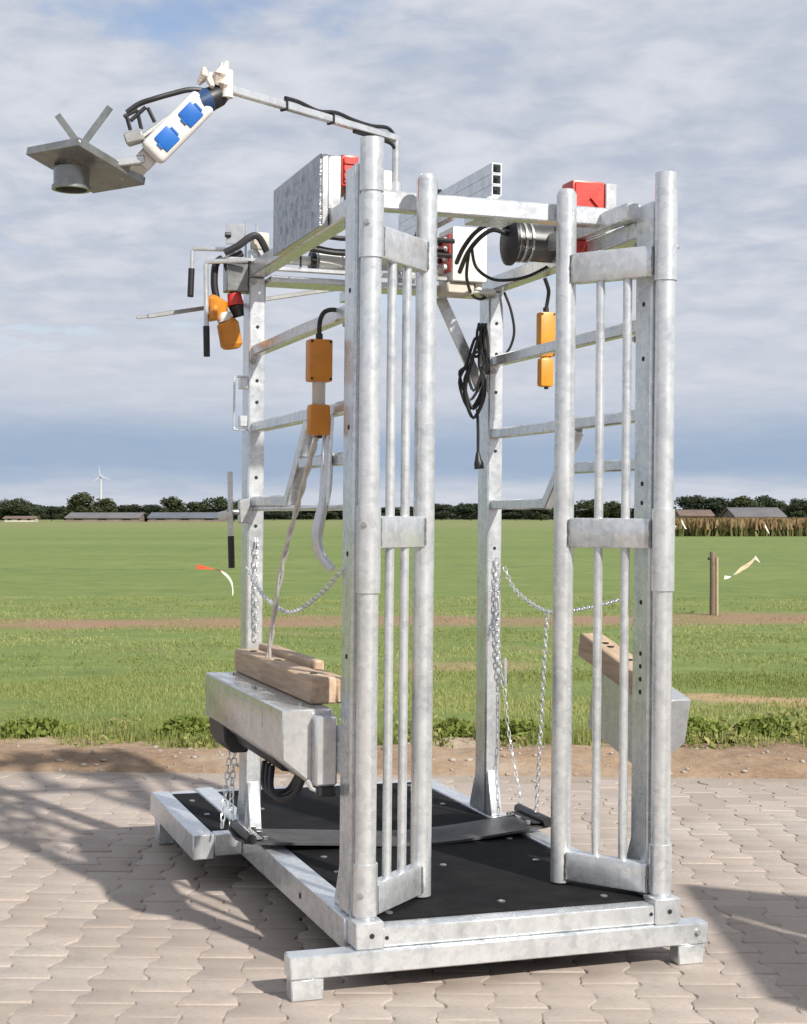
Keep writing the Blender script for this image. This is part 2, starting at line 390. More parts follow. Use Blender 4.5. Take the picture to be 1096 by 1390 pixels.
def verge_z(b, d):
    t = max(0, min(1, (d - EDGE) / .95)); rise = -.02 + .05 * math.sin(t * math.pi) + .02 * t
    if d > 9.3: rise -= (d - 9.3) * .08      # the soil runs in under the turf
    return pave_z(b) * (1 - t) + rise + .05 * t * (1 - t * .5) * (vnoise(b * 3.1, d * 3.3) * 2 - .8) + .03 * (vnoise(b * 11, d * 13) - .5) * min(1, t * 6)
sheet('sandy_verge', SAND, -7, 7, EDGE - .03, 9.75, 260, 40, verge_z)
vs = []; fs = []
ds = [9.42, 12, 16, 24, 40, 80, 160, 320, 640, 1400, 3500]; bs = [-3000, -800, -200, -60, -20, -7, 0, 7, 20, 60, 200, 800, 3000]
for d in ds:
    for b in bs: vs.append(tuple(G(b, d, 0)))
nbb = len(bs)
for j in range(len(ds) - 1):
    for i in range(nbb - 1): a = j * nbb + i; fs.append((a, a + 1, a + nbb + 1, a + nbb))
tag(link('pasture', raw('pasture', vs, fs, FIELD)), kind='structure')
tag(link('ground', raw('ground', [tuple(G(b, d, -.08)) for b, d in ((-3000, -1500), (3000, -1500), (3000, 40), (-3000, 40))], [(0, 1, 2, 3)], SAND)), kind='structure')
# interlocking double-T pavers, columns running away from the viewer
pav_root = tag(bpy.data.objects.new('paving', None), kind='structure'); COL.objects.link(pav_root)
PL, HE, HW, JT = .222, .084, .055, .005
def paver_mesh():
    h = PL / 2
    prof = [(-HE, -h), (HE, -h), (HE, -h * .52), (HE - .006, -h * .44), (HW + .006, -h * .20), (HW, -h * .10), (HW, h * .10), (HW + .006, h * .20), (HE - .006, h * .44), (HE, h * .52), (HE, h), (-HE, h)]
    right = prof[2:10]; prof = prof[:11] + [(-HE, h)] + [(-x, y) for x, y in right[::-1]]
    n = len(prof)
    def sc_(k): return [(x - math.copysign(k, x), y - math.copysign(k, y) if abs(abs(y) - h) < 1e-6 else y) for x, y in prof]
    v_ = [(x, y, -.03) for x, y in prof] + [(x, y, -.0045) for x, y in prof] + [(x, y, -.001) for x, y in sc_(.0026)] + [(x, y, 0) for x, y in sc_(.006)]
    f_ = []
    for k in range(3):
        for i in range(n): f_.append((k * n + i, k * n + (i + 1) % n, (k + 1) * n + (i + 1) % n, (k + 1) * n + i))
    f_.append(tuple(3 * n + i for i in range(n)))
    me = bpy.data.meshes.new('paver'); me.from_pydata(v_, [], f_); me.materials.append(PAVER)
    for p in me.polygons: p.use_smooth = True
    me.set_sharp_from_angle(angle=R(50))
    return me
pm = paver_mesh(); PITCH = HE + HW + JT; LP = PL + JT
cand = []
for c in range(-28, 29):
    for q in range(0, 28):
        b = c * PITCH + .03; d = 2.6 + q * LP + (LP / 2 if c % 2 else 0)
        if d > EDGE - PL * .5: continue
        vis = abs(b) < .262 * d + .08 and d > 4.1
        cand.append((0 if vis else 1, d, b))
cand.sort()
far = []
for i, (hid, d, b) in enumerate(cand):
    dz = random.uniform(-.0035, .0012); rx, ry, rz = (random.gauss(0, .004), random.gauss(0, .004), random.gauss(0, .005))
    Mx = Matrix.Translation(G(b, d, pave_z(b) + dz)) @ Matrix.Rotation(-YAW + rz, 4, 'Z') @ Matrix.Rotation(rx, 4, 'X') @ Matrix.Rotation(ry + TILT, 4, 'Y')
    if i < 300:
        o = bpy.data.objects.new('paver', pm); COL.objects.link(o); o.parent = pav_root; o.matrix_world = Mx
    else: far.append(Mx)
nv = len(pm.vertices); base_v = [v_.co.copy() for v_ in pm.vertices]; base_f = [tuple(p.vertices) for p in pm.polygons]
vs = []; fs = []
for k, Mx in enumerate(far):
    vs += [tuple(Mx @ q) for q in base_v]; fs += [tuple(i + k * nv for i in f_) for f_ in base_f]
me = bpy.data.meshes.new('far_pavers'); me.from_pydata(vs, [], fs); me.materials.append(PAVER)
o = link('far_pavers', me, pav_root); tag(o, kind='stuff')

# ---------------------------------------------------------------- the crush
W = .951
crush = thing('hoof_trimming_crush', 'tall galvanised steel cattle hoof trimming crush standing on the brick pavement', 'cattle crush', (.475, .75, 0))
def bx(name, x0, x1, y0, y1, z0, z1, mat=GALV, par=None, bev=.004):
    return MB().box(x0, x1, y0, y1, z0, z1).build(name, mat, par or crush, bev)
def hole(p, nrm, r, par, mat=HOLE, name='bolt_hole', t=.0015):
    n_ = Vector(nrm).normalized(); p = Vector(p); return MB().tube([p - n_ * .002, p + n_ * t], r, 12).build(name, mat, par)
def bolt(p, nrm, r=.009, par=None):
    n_ = Vector(nrm).normalized(); p = Vector(p); m = MB(); m.tube([p - n_ * .001, p + n_ * .0025], r * 1.5, 14); m.tube([p + n_ * .002, p + n_ * .009], r, 6)
    return m.build('bolt', BOLT, par)
fb = bx('foot_beam', -.238, 1.083, -.067, .003, .062, .127)
bolt((1.045, -.067, .098), (0, -1, 0), .007, fb)
bx('foot', -.232, -.138, -.062, -.002, 0, .0615); bx('foot', .985, 1.072, -.062, -.002, 0, .0615)
bx('foot', -.228, -.16, 2.10, 2.20, 0, .099); bx('foot', .93, .99, 2.10, 2.20, 0, .103)
frb = bx('front_beam', .040, .911, -.047, .018, .1275, .186)
for x_ in (-.0, .951):
    cb = bx('corner_block', x_ - .043, x_ + .041, -.057, .030, .1278, .206)
    hole((x_ + .004, -.057, .166), (0, -1, 0), .0075, cb)
hole((.052, -.047, .155), (0, -1, 0), .006, frb); hole((.897, -.047, .160), (0, -1, 0), .006, frb)
rl = bx('side_beam', -.052, .028, .031, 2.25, .104, .2); bx('side_beam', .923, 1.003, .031, 2.25, .104, .2)
hole((-.052, .52, .15), (-1, 0, 0), .010, rl)
bx('outrigger_beam', -.238, -.158, 1.33, 2.25, .100, .192)
bx('outrigger_brace', -.157, -.053, 1.335, 1.40, .110, .19)
bx('rear_beam', -.157, .922, 2.19, 2.249, .106, .19)
mat_ = MB(); mat_.box(.0285, .9225, .0185, 2.189, .165, .1915); mat_.box(-.1575, -.0525, 1.401, 2.189, .165, .1905)
mt = mat_.build('floor_mat', RUBBER, crush, .002)
for x_, y_ in ((.10, .08), (.80, .08), (.47, .11), (.10, .62), (.80, .60), (.47, .62), (.85, .95), (.12, .85), (.85, 1.65), (.12, 1.75), (.5, 1.8), (.86, 2.1), (.12, 2.12), (.5, 2.12), (-.11, 1.7), (-.11, 2.0)):
    MB().tube([(x_, y_, .1895), (x_, y_, .1945), (x_, y_, .1965)], [.012, .012, .008], 14).build('mat_washer', GALV_DARK, mt)
# floor grooves of two mat sheets
bx('mat_seam', .029, .922, 1.16, 1.172, .1905, .1925, BLACK, mt, 0)
def post(x0, x1, y0, y1, z0, z1, holes, side):
    p = bx('post', x0, x1, y0, y1, z0, z1, GALV, None, .006)
    for z_ in holes:
        if side == 'x': hole((x0, (y0 + y1) / 2 - .005, z_), (-1, 0, 0), .0075, p)
        else: hole(((x0 + x1) / 2, y0, z_), (0, -1, 0), .0065, p)
    return p
pFL = post(-.037, .024, .036, .142, .201, 2.385, (2.02, 1.62, 1.25, .95), 'x')
pFR = post(.921, .982, .036, .142, .201, 2.345, (2.03, 1.86, 1.47, 1.41, 1.1, .94, .9, .86, .82), 'x')
pRL = post(-.036, .026, 1.372, 1.48, .201, 2.244, (2.06, 1.86, 1.78, 1.5, 1.32, 1.24), 'y')
pRR = post(.922, .984, 1.372, 1.48, .201, 2.244, (2.12, 2.0, 1.85, 1.62, 1.24), 'y')
for x_, y_, sg in ((-.006, .142, 1), (.952, .142, 1), (-.006, 1.48, 1), (.952, 1.48, 1), (-.006, 1.372, -1), (.952, 1.372, -1)):
    dy = .075 if sg > 0 else .05
    MB().prism([(y_ + sg * .0006, .201), (y_ + sg * dy, .201), (y_ + sg * dy, .215), (y_ + sg * .006, .37), (y_ + sg * .0006, .37)], 'x', x_ - .022, x_ + .022).build('gusset', GALV, crush, .002)
for s_, x_ in ((0, -.006), (1, .952)):
    bx('side_rail', x_ - .0195, x_ + .0195, .143, 1.3715, 1.952, 1.992, bev=.005)
    bx('side_rail', x_ - .0190, x_ + .0190, .143, 1.3715, 1.668, 1.706, bev=.005)
    bx('side_rail', x_ - .0185, x_ + .0185, .86, 1.3715, 1.392, 1.43, bev=.005)
    bx('side_rail', x_ - .0180, x_ + .0180, .143, .70, 1.515, 1.552, bev=.005)
    MB().bar((x_, .872, 1.41), (x_, .615, 1.668), .036, .042).build('diagonal_brace', GALV, crush, .004)
    bx('top_beam', x_ - .030, x_ + .033, .143, 1.53, 2.2455, 2.30, bev=.005)
    for y_ in (1.35, .16):
        for z_ in (1.93, 2.225): bolt((x_ - .02 * (1 if s_ == 0 else 1), y_, z_), (0, -1, 0) if y_ > 1 else (-1, 0, 0), .008, crush)
bx('cross_beam', .028, .920, .322, .382, 2.3155, 2.375, bev=.005)
bx('carrier_beam', .884, .926, .128, .95, 2.3012, 2.358, bev=.005); bx('carrier_beam', .028, .066, .128, .321, 2.3012, 2.358, bev=.005)
bx('mounting_plate', .9265, .972, .138, .24, 2.3013, 2.352, bev=.002)
bx('cross_beam', .028, .921, 1.30, 1.455, 2.222, 2.244, bev=.003)
MB().tube([(-.012, .1425, 1.386), (-.012, 1.3725, 1.384)], .0095, 10).build('guard_rod', GALV, crush)
MB().bar((.735, 1.425, 2.220), (.915, 1.425, 1.86), .045, .012, (0, 1, 0)).build('diagonal_brace', GALV, crush, .002)
# lifting shaft and hoses under the roof
sh = MB(); sh.tube([(.028, 1.285, 2.302), (.7015, 1.285, 2.302)], .018, 16); sh.tube([(.20, 1.285, 2.302), (.36, 1.285, 2.302)], .032, 18)
shaft = sh.build('lifting_shaft', WHITE, crush)
for x_ in (.17, .38, .54): MB().tube([(x_, 1.285, 2.302), (x_ + .018, 1.285, 2.302)], .036, 18).build('shaft_ring', BLACK, shaft)
for x_ in (.12, .30, .47): MB().tube([(x_, 1.23, 2.2685), (x_, 1.23, 2.36)], .004, 8).build('hanger_wire', BLACK, shaft)
MB().box(.028, .7015, 1.235, 1.262, 2.253, 2.268).build('cable_tray', GALV_LIGHT, crush, .002)
for y_, z_, zs in ((1.18, 2.335, .012), (1.21, 2.355, .02), (1.15, 2.385, .012)):
    MB().tube(catmull([(.03, y_, z_ + zs), (.25, y_ + .02, z_ - zs), (.45, y_ - .02, z_), (.7015, y_ + .04, z_ + .01)]), .0095, 8).build('hose', CABLE, crush)
# hinge pipes and gates
def hinge_pipe(x, top):
    p = MB().pipe((x, 0, .2065), (x, 0, top), .0305, .026, 28).build('hinge_pipe', GALV, crush)
    c = MB().pipe((x, 0, top - .152), (x, 0, top + .0005), .0350, .0310, 28).build('end_sleeve', GALV, p)
    return p
hinge_pipe(0, 2.447); hinge_pipe(W, 2.424)
def gate(label, hx, ix, iy, drop):
    g = bpy.data.objects.new('gate', None); COL.objects.link(g); g.parent = crush; BASE[g.name] = BASE[crush.name]; g['label'] = label
    H = Vector((hx, 0, 0)); I = Vector((ix, iy, 0)); D = (I - H); U = D.normalized(); n_ = Vector((U.y, -U.x, 0))
    for z0, z1 in ((2.104 - drop, 2.285 - drop), (1.140, 1.392), (.214, .362)):
        s_ = MB().pipe(H + Vector((0, 0, z0)), H + Vector((0, 0, z1)), .0358, .0312, 28).build('hinge_sleeve', GALV, g)
    MB().pipe(I + Vector((0, 0, .197)), I + Vector((0, 0, 2.398)), .0325, .028, 28).build('stile', GALV, g)
    MB().tube([I + Vector((0, 0, 2.390)), I + Vector((0, 0, 2.405)), I + Vector((0, 0, 2.414))], [.0285, .0285, .022], 20).build('stile_cap', GALV, g)
    for z0, z1 in ((2.108, 2.205), (1.268, 1.362), (.206, .298)):
        m = MB(); c = (z0 + z1) / 2; m.bar(H + U * .034 + Vector((0, 0, c)), I - U * .030 + Vector((0, 0, c)), .042, z1 - z0); m.build('cross_rail', GALV, g, .008, seg=2)
        for q_ in (H + U * .0345, I - U * .0325):
            for sg in (-1, 1):
                wq = q_ + n_ * .0215 * sg; rq = random.Random(int(c * 1000) + sg)
                MB().tube([wq + Vector((rq.uniform(-.001, .001), rq.uniform(-.001, .001), z0 + .006 + (z1 - z0 - .012) * k / 9)) for k in range(10)], [rq.uniform(.0028, .0050) for k in range(10)], 6).build('weld_bead', GALV_DARK, g)
    for fr in (.37, .64):
        for z0, z1 in ((.297, 1.269), (1.361, 2.109)):
            q = H + D * fr; MB().tube([q + Vector((0, 0, z0)), q + Vector((0, 0, z1))], .0142, 14).build('bar', GALV, g)
    side = -1 if hx < .4 else 1
    for z_ in (2.2, 1.335, .275): bolt(H + Vector((-.022 if side < 0 else .0345, -.0275 if side < 0 else 0, z_)), (-.6, -.8, 0) if side < 0 else (1, -.1, 0), .0065, g)
    return g
gate('left head gate swung inwards', 0, .254, .238, 0); gate('right head gate swung inwards', W, .746, .283, .010)
# latch, lever bracket and hook on the left side
m = MB(); m.bar((-.085, 1.40, 1.875), (-.085, 1.40, 1.678), .008, .008); m.bar((-.085, 1.40, 1.875), (-.037, 1.40, 1.875), .008, .008); m.bar((-.085, 1.40, 1.678), (-.037, 1.40, 1.678), .008, .008)
m.box(-.066, -.037, 1.38, 1.42, 1.83, 1.87); m.box(-.066, -.037, 1.38, 1.42, 1.69, 1.73); m.build('latch', GALV, crush, .002)
hk = MB(); hp = catmull([(-.036, .30, 1.62), (-.038, .30, 1.46), (-.062, .30, 1.345), (-.069, .30, 1.285), (-.055, .29, 1.235), (-.030, .26, 1.198)], 5)
hk.tube(hp, [.012 + .006 * math.sin(math.pi * i / (len(hp) - 1)) for i in range(len(hp))], 10); hk.build('curved_hook', GALV_LIGHT, crush)
for y_ in (.28, .36): MB().tube([(-.03, y_, 1.668), (-.045, y_ - .01, 1.40)], .006, 8).build('hanger_rod', GALV, crush)

# ---------------------------------------------------------------- winches
wl = thing('winch_unit', 'winch with dented grey cover plate on the left top beam', 'winch', (-.03, .6, 2.24), 'winches on the top beams')
m = MB(); vs = []; fs = []; nu, nw = 64, 26
for i in range(nu + 1):
    for j in range(nw + 1):
        y_ = .317 + .583 * i / nu; z_ = 2.2465 + .222 * j / nw; ed_ = min(1, 6 * min(i, nu - i) / nu) * min(1, 5 * min(j, nw - j) / nw)
        dn = .0065 * (vnoise(y_ * 34 + 3, z_ * 30) - .5) + .005 * (vnoise(y_ * 80, z_ * 75 + 9) - .5)
        vs.append((-.066 + dn * ed_, y_, z_))
for i in range(nu):
    for j in range(nw): a = i * (nw + 1) + j; fs.append((a, a + 1, a + nw + 2, a + nw + 1))
m.add(vs, fs); MB().box(-.0600, -.0395, .312, .905, 2.2467, 2.4683).build('cover_body', GALV_LIGHT, wl, .003)
rim = [k for k in range(nw + 1)]
for i in range(nu): a = i * (nw + 1); m.add([vs[a], vs[a + nw + 1], (-.0602, vs[a + nw + 1][1], 2.2465), (-.0602, vs[a][1], 2.2465)], [(0, 1, 2, 3)]); a += nw; m.add([vs[a], vs[a + nw + 1], (-.0602, vs[a + nw + 1][1], 2.4685), (-.0602, vs[a][1], 2.4685)], [(0, 1, 2, 3)])
for j in range(nw): m.add([vs[j], vs[j + 1], (-.0602, .317, vs[j + 1][2]), (-.0602, .317, vs[j][2])], [(0, 1, 2, 3)]); a = nu * (nw + 1) + j; m.add([vs[a], vs[a + 1], (-.0602, .9, vs[a + 1][2]), (-.0602, .9, vs[a][2])], [(0, 1, 2, 3)])
m.build('cover_plate', GALV_DIP, wl)
MB().box(-.0392, .003, .319, .345, 2.3015, 2.468).build('end_plate', GALV_LIGHT, wl, .003)
MB().box(-.0392, .003, .875, .899, 2.3015, 2.464).build('end_plate', GALV_LIGHT, wl, .003)
MB().box(-.0392, .003, .346, .874, 2.44, 2.466).build('cover_top', GALV_LIGHT, wl, .003)
m = MB(); m.box(.0035, .060, .322, .62, 2.3765, 2.474); b_ = m.build('motor_housing', RED, wl, .008, seg=2)
MB().box(.010, .054, .316, .3215, 2.385, 2.465).build('motor_face', RED, b_, .004)
for k in range(3): MB().box(.012, .052, .311, .317, 2.395 + k * .024, 2.403 + k * .024).build('cooling_rib', RED, b_, .001)
MB().box(.132, .172, .33, .374, 2.3755, 2.438).build('limit_box', WHITE, wl, .004)
wr = thing('winch_unit', 'winch with silver drum and red housing on the right top beam', 'winch', (.93, .7, 2.3), 'winches on the top beams')
m = MB(); m.prism([(.44, 2.302), (1.0, 2.302), (1.0, 2.485), (.44, 2.485)], 'x', .962, 1.004); m.build('cover_plate', GALV_LIGHT, wr, .003)
m = MB(); m.box(.842, .9605, .445, .535, 2.3765, 2.488); b_ = m.build('motor_housing', RED, wr, .008, seg=2)
MB().box(.850, .953, .4395, .4445, 2.385, 2.48).build('motor_face', RED, b_, .003)
MB().bar((.86, .437, 2.39), (.945, .437, 2.475), .006, .010, (0, -1, 0)).build('cooling_rib', RED, b_); MB().bar((.945, .436, 2.39), (.90, .436, 2.435), .006, .010, (0, -1, 0)).build('cooling_rib', RED, b_)
MB().box(.88, .9605, .50, .60, 2.258, 2.300).build('gear_housing', RED, wr, .006)
m = MB(); m.tube([(.775, .8, 2.335), (.93, .8, 2.335)], .066, 28); dr = m.build('drum', DRUM, wr)
for x_ in (.775, .80, .825): MB().tube([(x_, .8, 2.335), (x_ + .008, .8, 2.335)], .072, 28).build('drum_ring', ALU, dr)
MB().tube([(.755, .8, 2.335), (.762, .8, 2.335), (.774, .8, 2.335)], [.066, .085, .085], 28).build('drum_flange', BLACK, wr)
for i, pts in enumerate([[(.755, .8, 2.385), (.70, .82, 2.395), (.66, .86, 2.37), (.65, .95, 2.33), (.68, 1.1, 2.30)], [(.755, .8, 2.36), (.71, .82, 2.375), (.675, .86, 2.35), (.665, .95, 2.31), (.70, 1.12, 2.27)],
                          [(.66, .90, 2.33), (.69, .93, 2.26), (.74, .90, 2.215), (.80, .86, 2.21), (.86, .84, 2.225), (.93, .83, 2.262)], [(.67, .95, 2.31), (.72, 1.1, 2.25), (.80, 1.25, 2.21), (.88, 1.36, 2.21), (.93, 1.40, 2.235)]]):
    MB().tube(catmull(pts), .0085 if i < 2 else .006, 8).build('cable', CABLE, wr)
# electrics
cb = thing('control_box', 'white electrical control box with red button panel under the roof', 'control box', (.77, 1.25, 2.24))
MB().box(.702, .842, 1.2, 1.36, 2.25, 2.455).build('box_body', WHITE, cb, .008, seg=2)
MB().box(.694, .7015, 1.215, 1.345, 2.285, 2.43).build('button_panel', RED, cb, .003)
for k in range(4): MB().tube([(.694, 1.24, 2.305 + k * .034), (.680, 1.24, 2.305 + k * .034)], .0105, 12).build('button', WHITE, cb)
for k in range(4): MB().tube([(.694, 1.31, 2.305 + k * .034), (.682, 1.31, 2.305 + k * .034)], .0105, 12).build('button', BLACK, cb)
MB().box(.690, .80, 1.22, 1.34, 2.205, 2.2495).build('bracket', BEIGE, cb, .006)
MB().tube([(.82, 1.24, 2.2495), (.82, 1.24, 2.225)], .016, 12).build('cable_gland', WHITE, cb)
def cable(name, label, pts, r, base, mat=CABLE, cat='cable', n=6):
    t = MB().tube(catmull(pts, n), r, 8).build(name, mat, None, base=base, M=MACH); return tag(t, label, cat)
def pendant(label, c, w_, d_, z_top, body, lower, cpts, mat, group='hanging control handsets'):
    t = thing('pendant_control', label, 'control handset', (c[0], c[1], lower[0]), group)
    b1 = MB().box(c[0] - w_, c[0] + w_, c[1] - d_, c[1] + d_, body[0], body[1]).build('handset_body', mat, t, .008, seg=2)
    b2 = MB().box(c[0] - w_ * .9, c[0] + w_ * .9, c[1] - d_ * .9, c[1] + d_ * .9, lower[0], lower[1]).build('handset_base', mat, t, .012, seg=2)
    MB().tube([(c[0], c[1], lower[1] - .002), (c[0], c[1], body[0] + .002)], min(w_, d_) * .75, 16).build('neck', BEIGE if body[0] - lower[1] > .02 else mat, t)
    MB().tube([(c[0], c[1], body[1] - .002), (c[0], c[1], body[1] + .018)], .011, 12).build('cable_gland', BLACK, t)
    MB().tube(catmull(cpts), .0075, 8).build('cable', CABLE, t)
    for k in range(0): MB().tube([(c[0], c[1] - d_, body[0] + .035 + k * .05), (c[0], c[1] - d_ - .004, body[0] + .035 + k * .05)], .010, 12).build('button', BLACK, t)
    for sx in (-1, 1):
        for sz in (body[0] + .008, body[1] - .008): MB().tube([(c[0] + sx * w_ * .8, c[1] - d_ + .001, sz), (c[0] + sx * w_ * .8, c[1] - d_ - .002, sz)], .004, 8).build('screw', BLACK, t)
    MB().tube([(c[0] + .004, c[1], lower[0] + .001), (c[0] + .004, c[1], lower[0] - .008)], .008, 10).build('end_plug', BLACK, t)
    return t
pendant('orange two-piece control handset hanging beside the left front post', (-.068, .30, 0), .037, .027, 0, (1.768, 1.897), (1.605, 1.700), [(-.068, .30, 1.91), (-.066, .30, 1.955), (-.052, .29, 1.983), (-.02, .27, 1.985), (.0, .2, 1.95), (.0, .145, 1.94)], ORANGE)
pendant('slim amber control handset hanging behind the right gate', (1.022, 1.056, 0), .030, .024, 0, (1.962, 2.128), (1.850, 1.958), [(1.022, 1.056, 2.14), (1.027, 1.05, 2.18), (1.02, 1.03, 2.21), (1.0, 1.02, 2.25)], YELLOW)
# coil of supply lead with plug
co = thing('power_cable', 'coiled black power lead with plug hanging from the rear right brace', 'cable', (.86, 1.36, 1.55))
cp = []
for k in range(6):
    a_ = .030 + .006 * (k % 3); zb = 1.745 + .035 * ((k * 5) % 4); y_ = 1.335 + .008 * (k % 3)
    xc = .853 + .006 * math.sin(k * 2.1)
    cp += [(xc + .012, y_, 2.06), (xc - a_ * .7, y_, 1.95), (xc - a_ * 1.25, y_ + .01, zb + .1), (xc - a_ * .3, y_, zb), (xc + a_ * .9, y_ - .01, zb + .09), (xc + a_ * .6, y_, 1.95)]
MB().tube(catmull(cp, 5), .0058, 7).build('coil', CABLE, co)
MB().tube(catmull([(.862, 1.34, 1.78), (.866, 1.34, 1.70), (.867, 1.34, 1.60)]), .0058, 7).build('lead', CABLE, co)
MB().tube([(.867, 1.34, 1.612), (.868, 1.34, 1.585), (.871, 1.34, 1.57), (.873, 1.34, 1.548)], [.008, .013, .019, .019], 12).build('plug', BLACK, co)
MB().tube(catmull([(.84, 1.34, 1.99), (.855, 1.325, 2.0), (.874, 1.34, 1.995), (.862, 1.355, 1.985), (.843, 1.35, 1.99)]), .006, 7).build('tie', CABLE, co)
cm = MB()
for k in range(3):
    cm.tube(catmull([(.872 + .014 * k, 1.35, 2.115), (.86 + .014 * k, 1.345, 2.06), (.878 + .012 * k, 1.345, 1.97), (.9 + .006 * k, 1.35, 1.92), (.892 + .01 * k, 1.36, 2.04), (.872 + .014 * k, 1.36, 2.115)], 5), .0058, 7)
cm.build('upper_loop', CABLE, co)
cable('cable', 'thin black cable curving down past the rear right post', [(.975, 1.35, 2.24), (.995, 1.33, 2.17), (1.01, 1.33, 2.09), (1.0, 1.34, 2.03), (.975, 1.35, 1.99)], .0055, (.975, 1.35, 1.99))

# three square tubes lying on the front cross beam
for k in range(3):
    m = MB(); z0 = 2.412 + k * .0362; x0, x1 = .552, .587; t = .004
    lab = ('lowest', 'middle', 'top')[k] + ' of three square steel tubes stacked on the roof'
    y0, y1 = .445, 1.40
    m.box(x0, x1, y0, y1, z0, z0 + t); m.box(x0, x1, y0, y1, z0 + .035 - t, z0 + .035); m.box(x0, x0 + t, y0 + .0004, y1 - .0004, z0 + t, z0 + .035 - t); m.box(x1 - t, x1, y0 + .0004, y1 - .0004, z0 + t, z0 + .035 - t)
    m.box(x0 + t, x1 - t, .56, .57, z0 + t, z0 + .035 - t)
    tag(m.build('square_tube', GALV, None, base=(.57, .45, z0), M=MACH), lab, 'steel tube', 'square tubes stacked on the roof')
for y_ in (.50, 1.35): MB().box(.535, .605, y_, y_ + .04, 2.3752 if y_ < 1 else 2.2435, 2.4115).build('tube_saddle', GALV, crush, .002)
bx('saddle_beam', .50, .64, .383, .56, 2.33, 2.3748); 
cable('cable', 'black cable draped over the stacked square tubes on the roof', [(.56, .95, 2.524), (.54, .99, 2.528), (.525, 1.02, 2.50), (.52, 1.05, 2.44), (.515, 1.08, 2.38), (.5, 1.1, 2.32)], .008, (.52, .9, 2.32))

# ---------------------------------------------------------------- leg supports with wooden blocks
def leg_support(label, mirror, y1, ang, wy0, wy1):
    c = W / 2
    def X(x): return 2 * c - x if mirror else x
    t = thing('leg_support', label, 'leg support', (X(-.11), .5, .54), 'leg supports on both sides')
    piv = Vector((0, .2, .64)); Rm = Matrix.Translation(piv) @ Matrix.Rotation(ang, 4, 'X') @ Matrix.Translation(-piv)
    def pr(name, prof, a0, a1, mat, par, bev=.004):
        m = MB(); m.prism([(X(u), v_) for u, v_ in prof], 'y', a0, a1, Rm); return m.build(name, mat, par, bev)
    h_ = pr('housing', [(-.198, .785), (-.042, .785), (-.042, .545), (-.09, .545), (-.198, .635)], .2, y1, GALV_LIGHT, t, .005)
    pr('front_cover', [(-.108, .768), (-.040, .768), (-.040, .56), (-.108, .56)], .155, .1995, GALV_LIGHT, t, .007)
    pr('front_under_block', [(-.100, .5595), (-.042, .5595), (-.042, .528), (-.100, .528)], .160, .1995, BLACK, t, .004)  # black block beneath the front cover
    lip = MB(); lip.tube([Rm @ Vector((X(u), .18, v_)) for u, v_ in ((-.125, .575), (-.112, .553), (-.09, .543), (-.06, .541))], .008, 8); lip.build('curved_lip', GALV_LIGHT, t)
    pr('lid_seam', [(-.1985, .752), (-.1995, .752), (-.1995, .756), (-.1985, .756)], .45, y1 - .3 if y1 > 1 else y1 - .1, GALV, h_, 0)
    if y1 > 1:
        pr('lid_seam', [(-.1985, .70), (-.1995, .70), (-.1995, .70 + .05), (-.1985, .75)], .45, .453, GALV, h_, 0)
        pr('rubber_stop', [(-.19, .632), (-.10, .59), (-.10, .53), (-.16, .53), (-.185, .57)], 1.05, y1 - .03, BLACK, t, .006)
        pr('motor', [(-.17, .62), (-.08, .575), (-.08, .552), (-.14, .562)], .45, 1.02, BLACK, t, .01)
        for k in range(3):
            MB().tube(catmull([(X(-.14), .55 + .05 * k, .56), (X(-.155), .50 + .05 * k, .50), (X(-.14), .44 + .05 * k, .475), (X(-.11), .38 + .04 * k, .50), (X(-.10), .32 + .03 * k, .56)]), .010, 8).build('hose', CABLE, t)
    for y_, x_ in ((.28, -.12), (y1 - .1, -.12), ((.2 + y1) / 2, -.15)): bolt(Rm @ Vector((X(x_), y_, .785)), Rm.to_3x3() @ Vector((0, 0, 1)), .007, t)
    wb = pr('wooden_block', [(-.088, .7865), (-.004, .7865), (-.004, .868), (-.088, .868)], wy0, wy1, WOOD, t, .006)
    if y1 > 1: pr('wooden_block', [(-.0035, .7865), (.050, .7865), (.050, .888), (-.0035, .888)], .62, wy1 - .02, WOOD, t, .006)
    if y1 > 1: pr('wooden_block', [(-.0035, .7865), (.040, .7865), (.040, .862), (-.0035, .862)], wy0 + .005, .617, WOOD, t, .006)
    for y_ in (wy0 + .12, (wy0 + wy1) / 2 + .05, wy1 - .12):
        q = Rm @ Vector((X(-.045), y_, .868)); MB().tube([q, q + Vector((0, 0, .003))], .012, 12).build('bolt_hole', HOLE, wb)
    # mounting arms to the posts
    if not mirror: MB().box(-.0415, -.0372, .06, .20, .60, .74).build('mounting_plate', GALV, t)
    else: MB().box(X(-.0415) - .0, X(-.0305), .06, .20, .60, .74).build('mounting_plate', GALV, t)
    return t
leg_support('long grey leg support with wooden blocks outside the left side', False, 1.33, 0, .29, 1.34)
leg_support('short tilted leg support with wooden block outside the right side', True, .60, R(13), .24, .66)

# ---------------------------------------------------------------- belly belt, chains, rope
bt = thing('belly_belt', 'dark rubber belly belt lying across the floor between the side beams', 'belt', (.45, 1.07, .2))
xs = np.linspace(-.13, 1.03, 40); m = MB(); ny = 6; vs = []; fs = []
for x_ in xs:
    t_ = (x_ - .45) / .58; zz_ = .204 + .028 * abs(t_) ** 2.2 + .004 * math.sin(x_ * 9)
    yc = 1.055 + .055 * abs(t_) ** 2
    for j in range(ny + 1):
        y_ = yc - .125 + .25 * j / ny; vs.append((x_, y_, zz_ + .006 * math.cos(j * 1.1 + x_ * 3)))
nn = ny + 1; off = len(vs); vs2 = vs + [(a, b, c - .009) for a, b, c in vs]
for i in range(39):
    for j in range(ny):
        a = i * nn + j; fs.append((a, a + nn, a + nn + 1, a + 1)); fs.append((off + a, off + a + 1, off + a + nn + 1, off + a + nn))
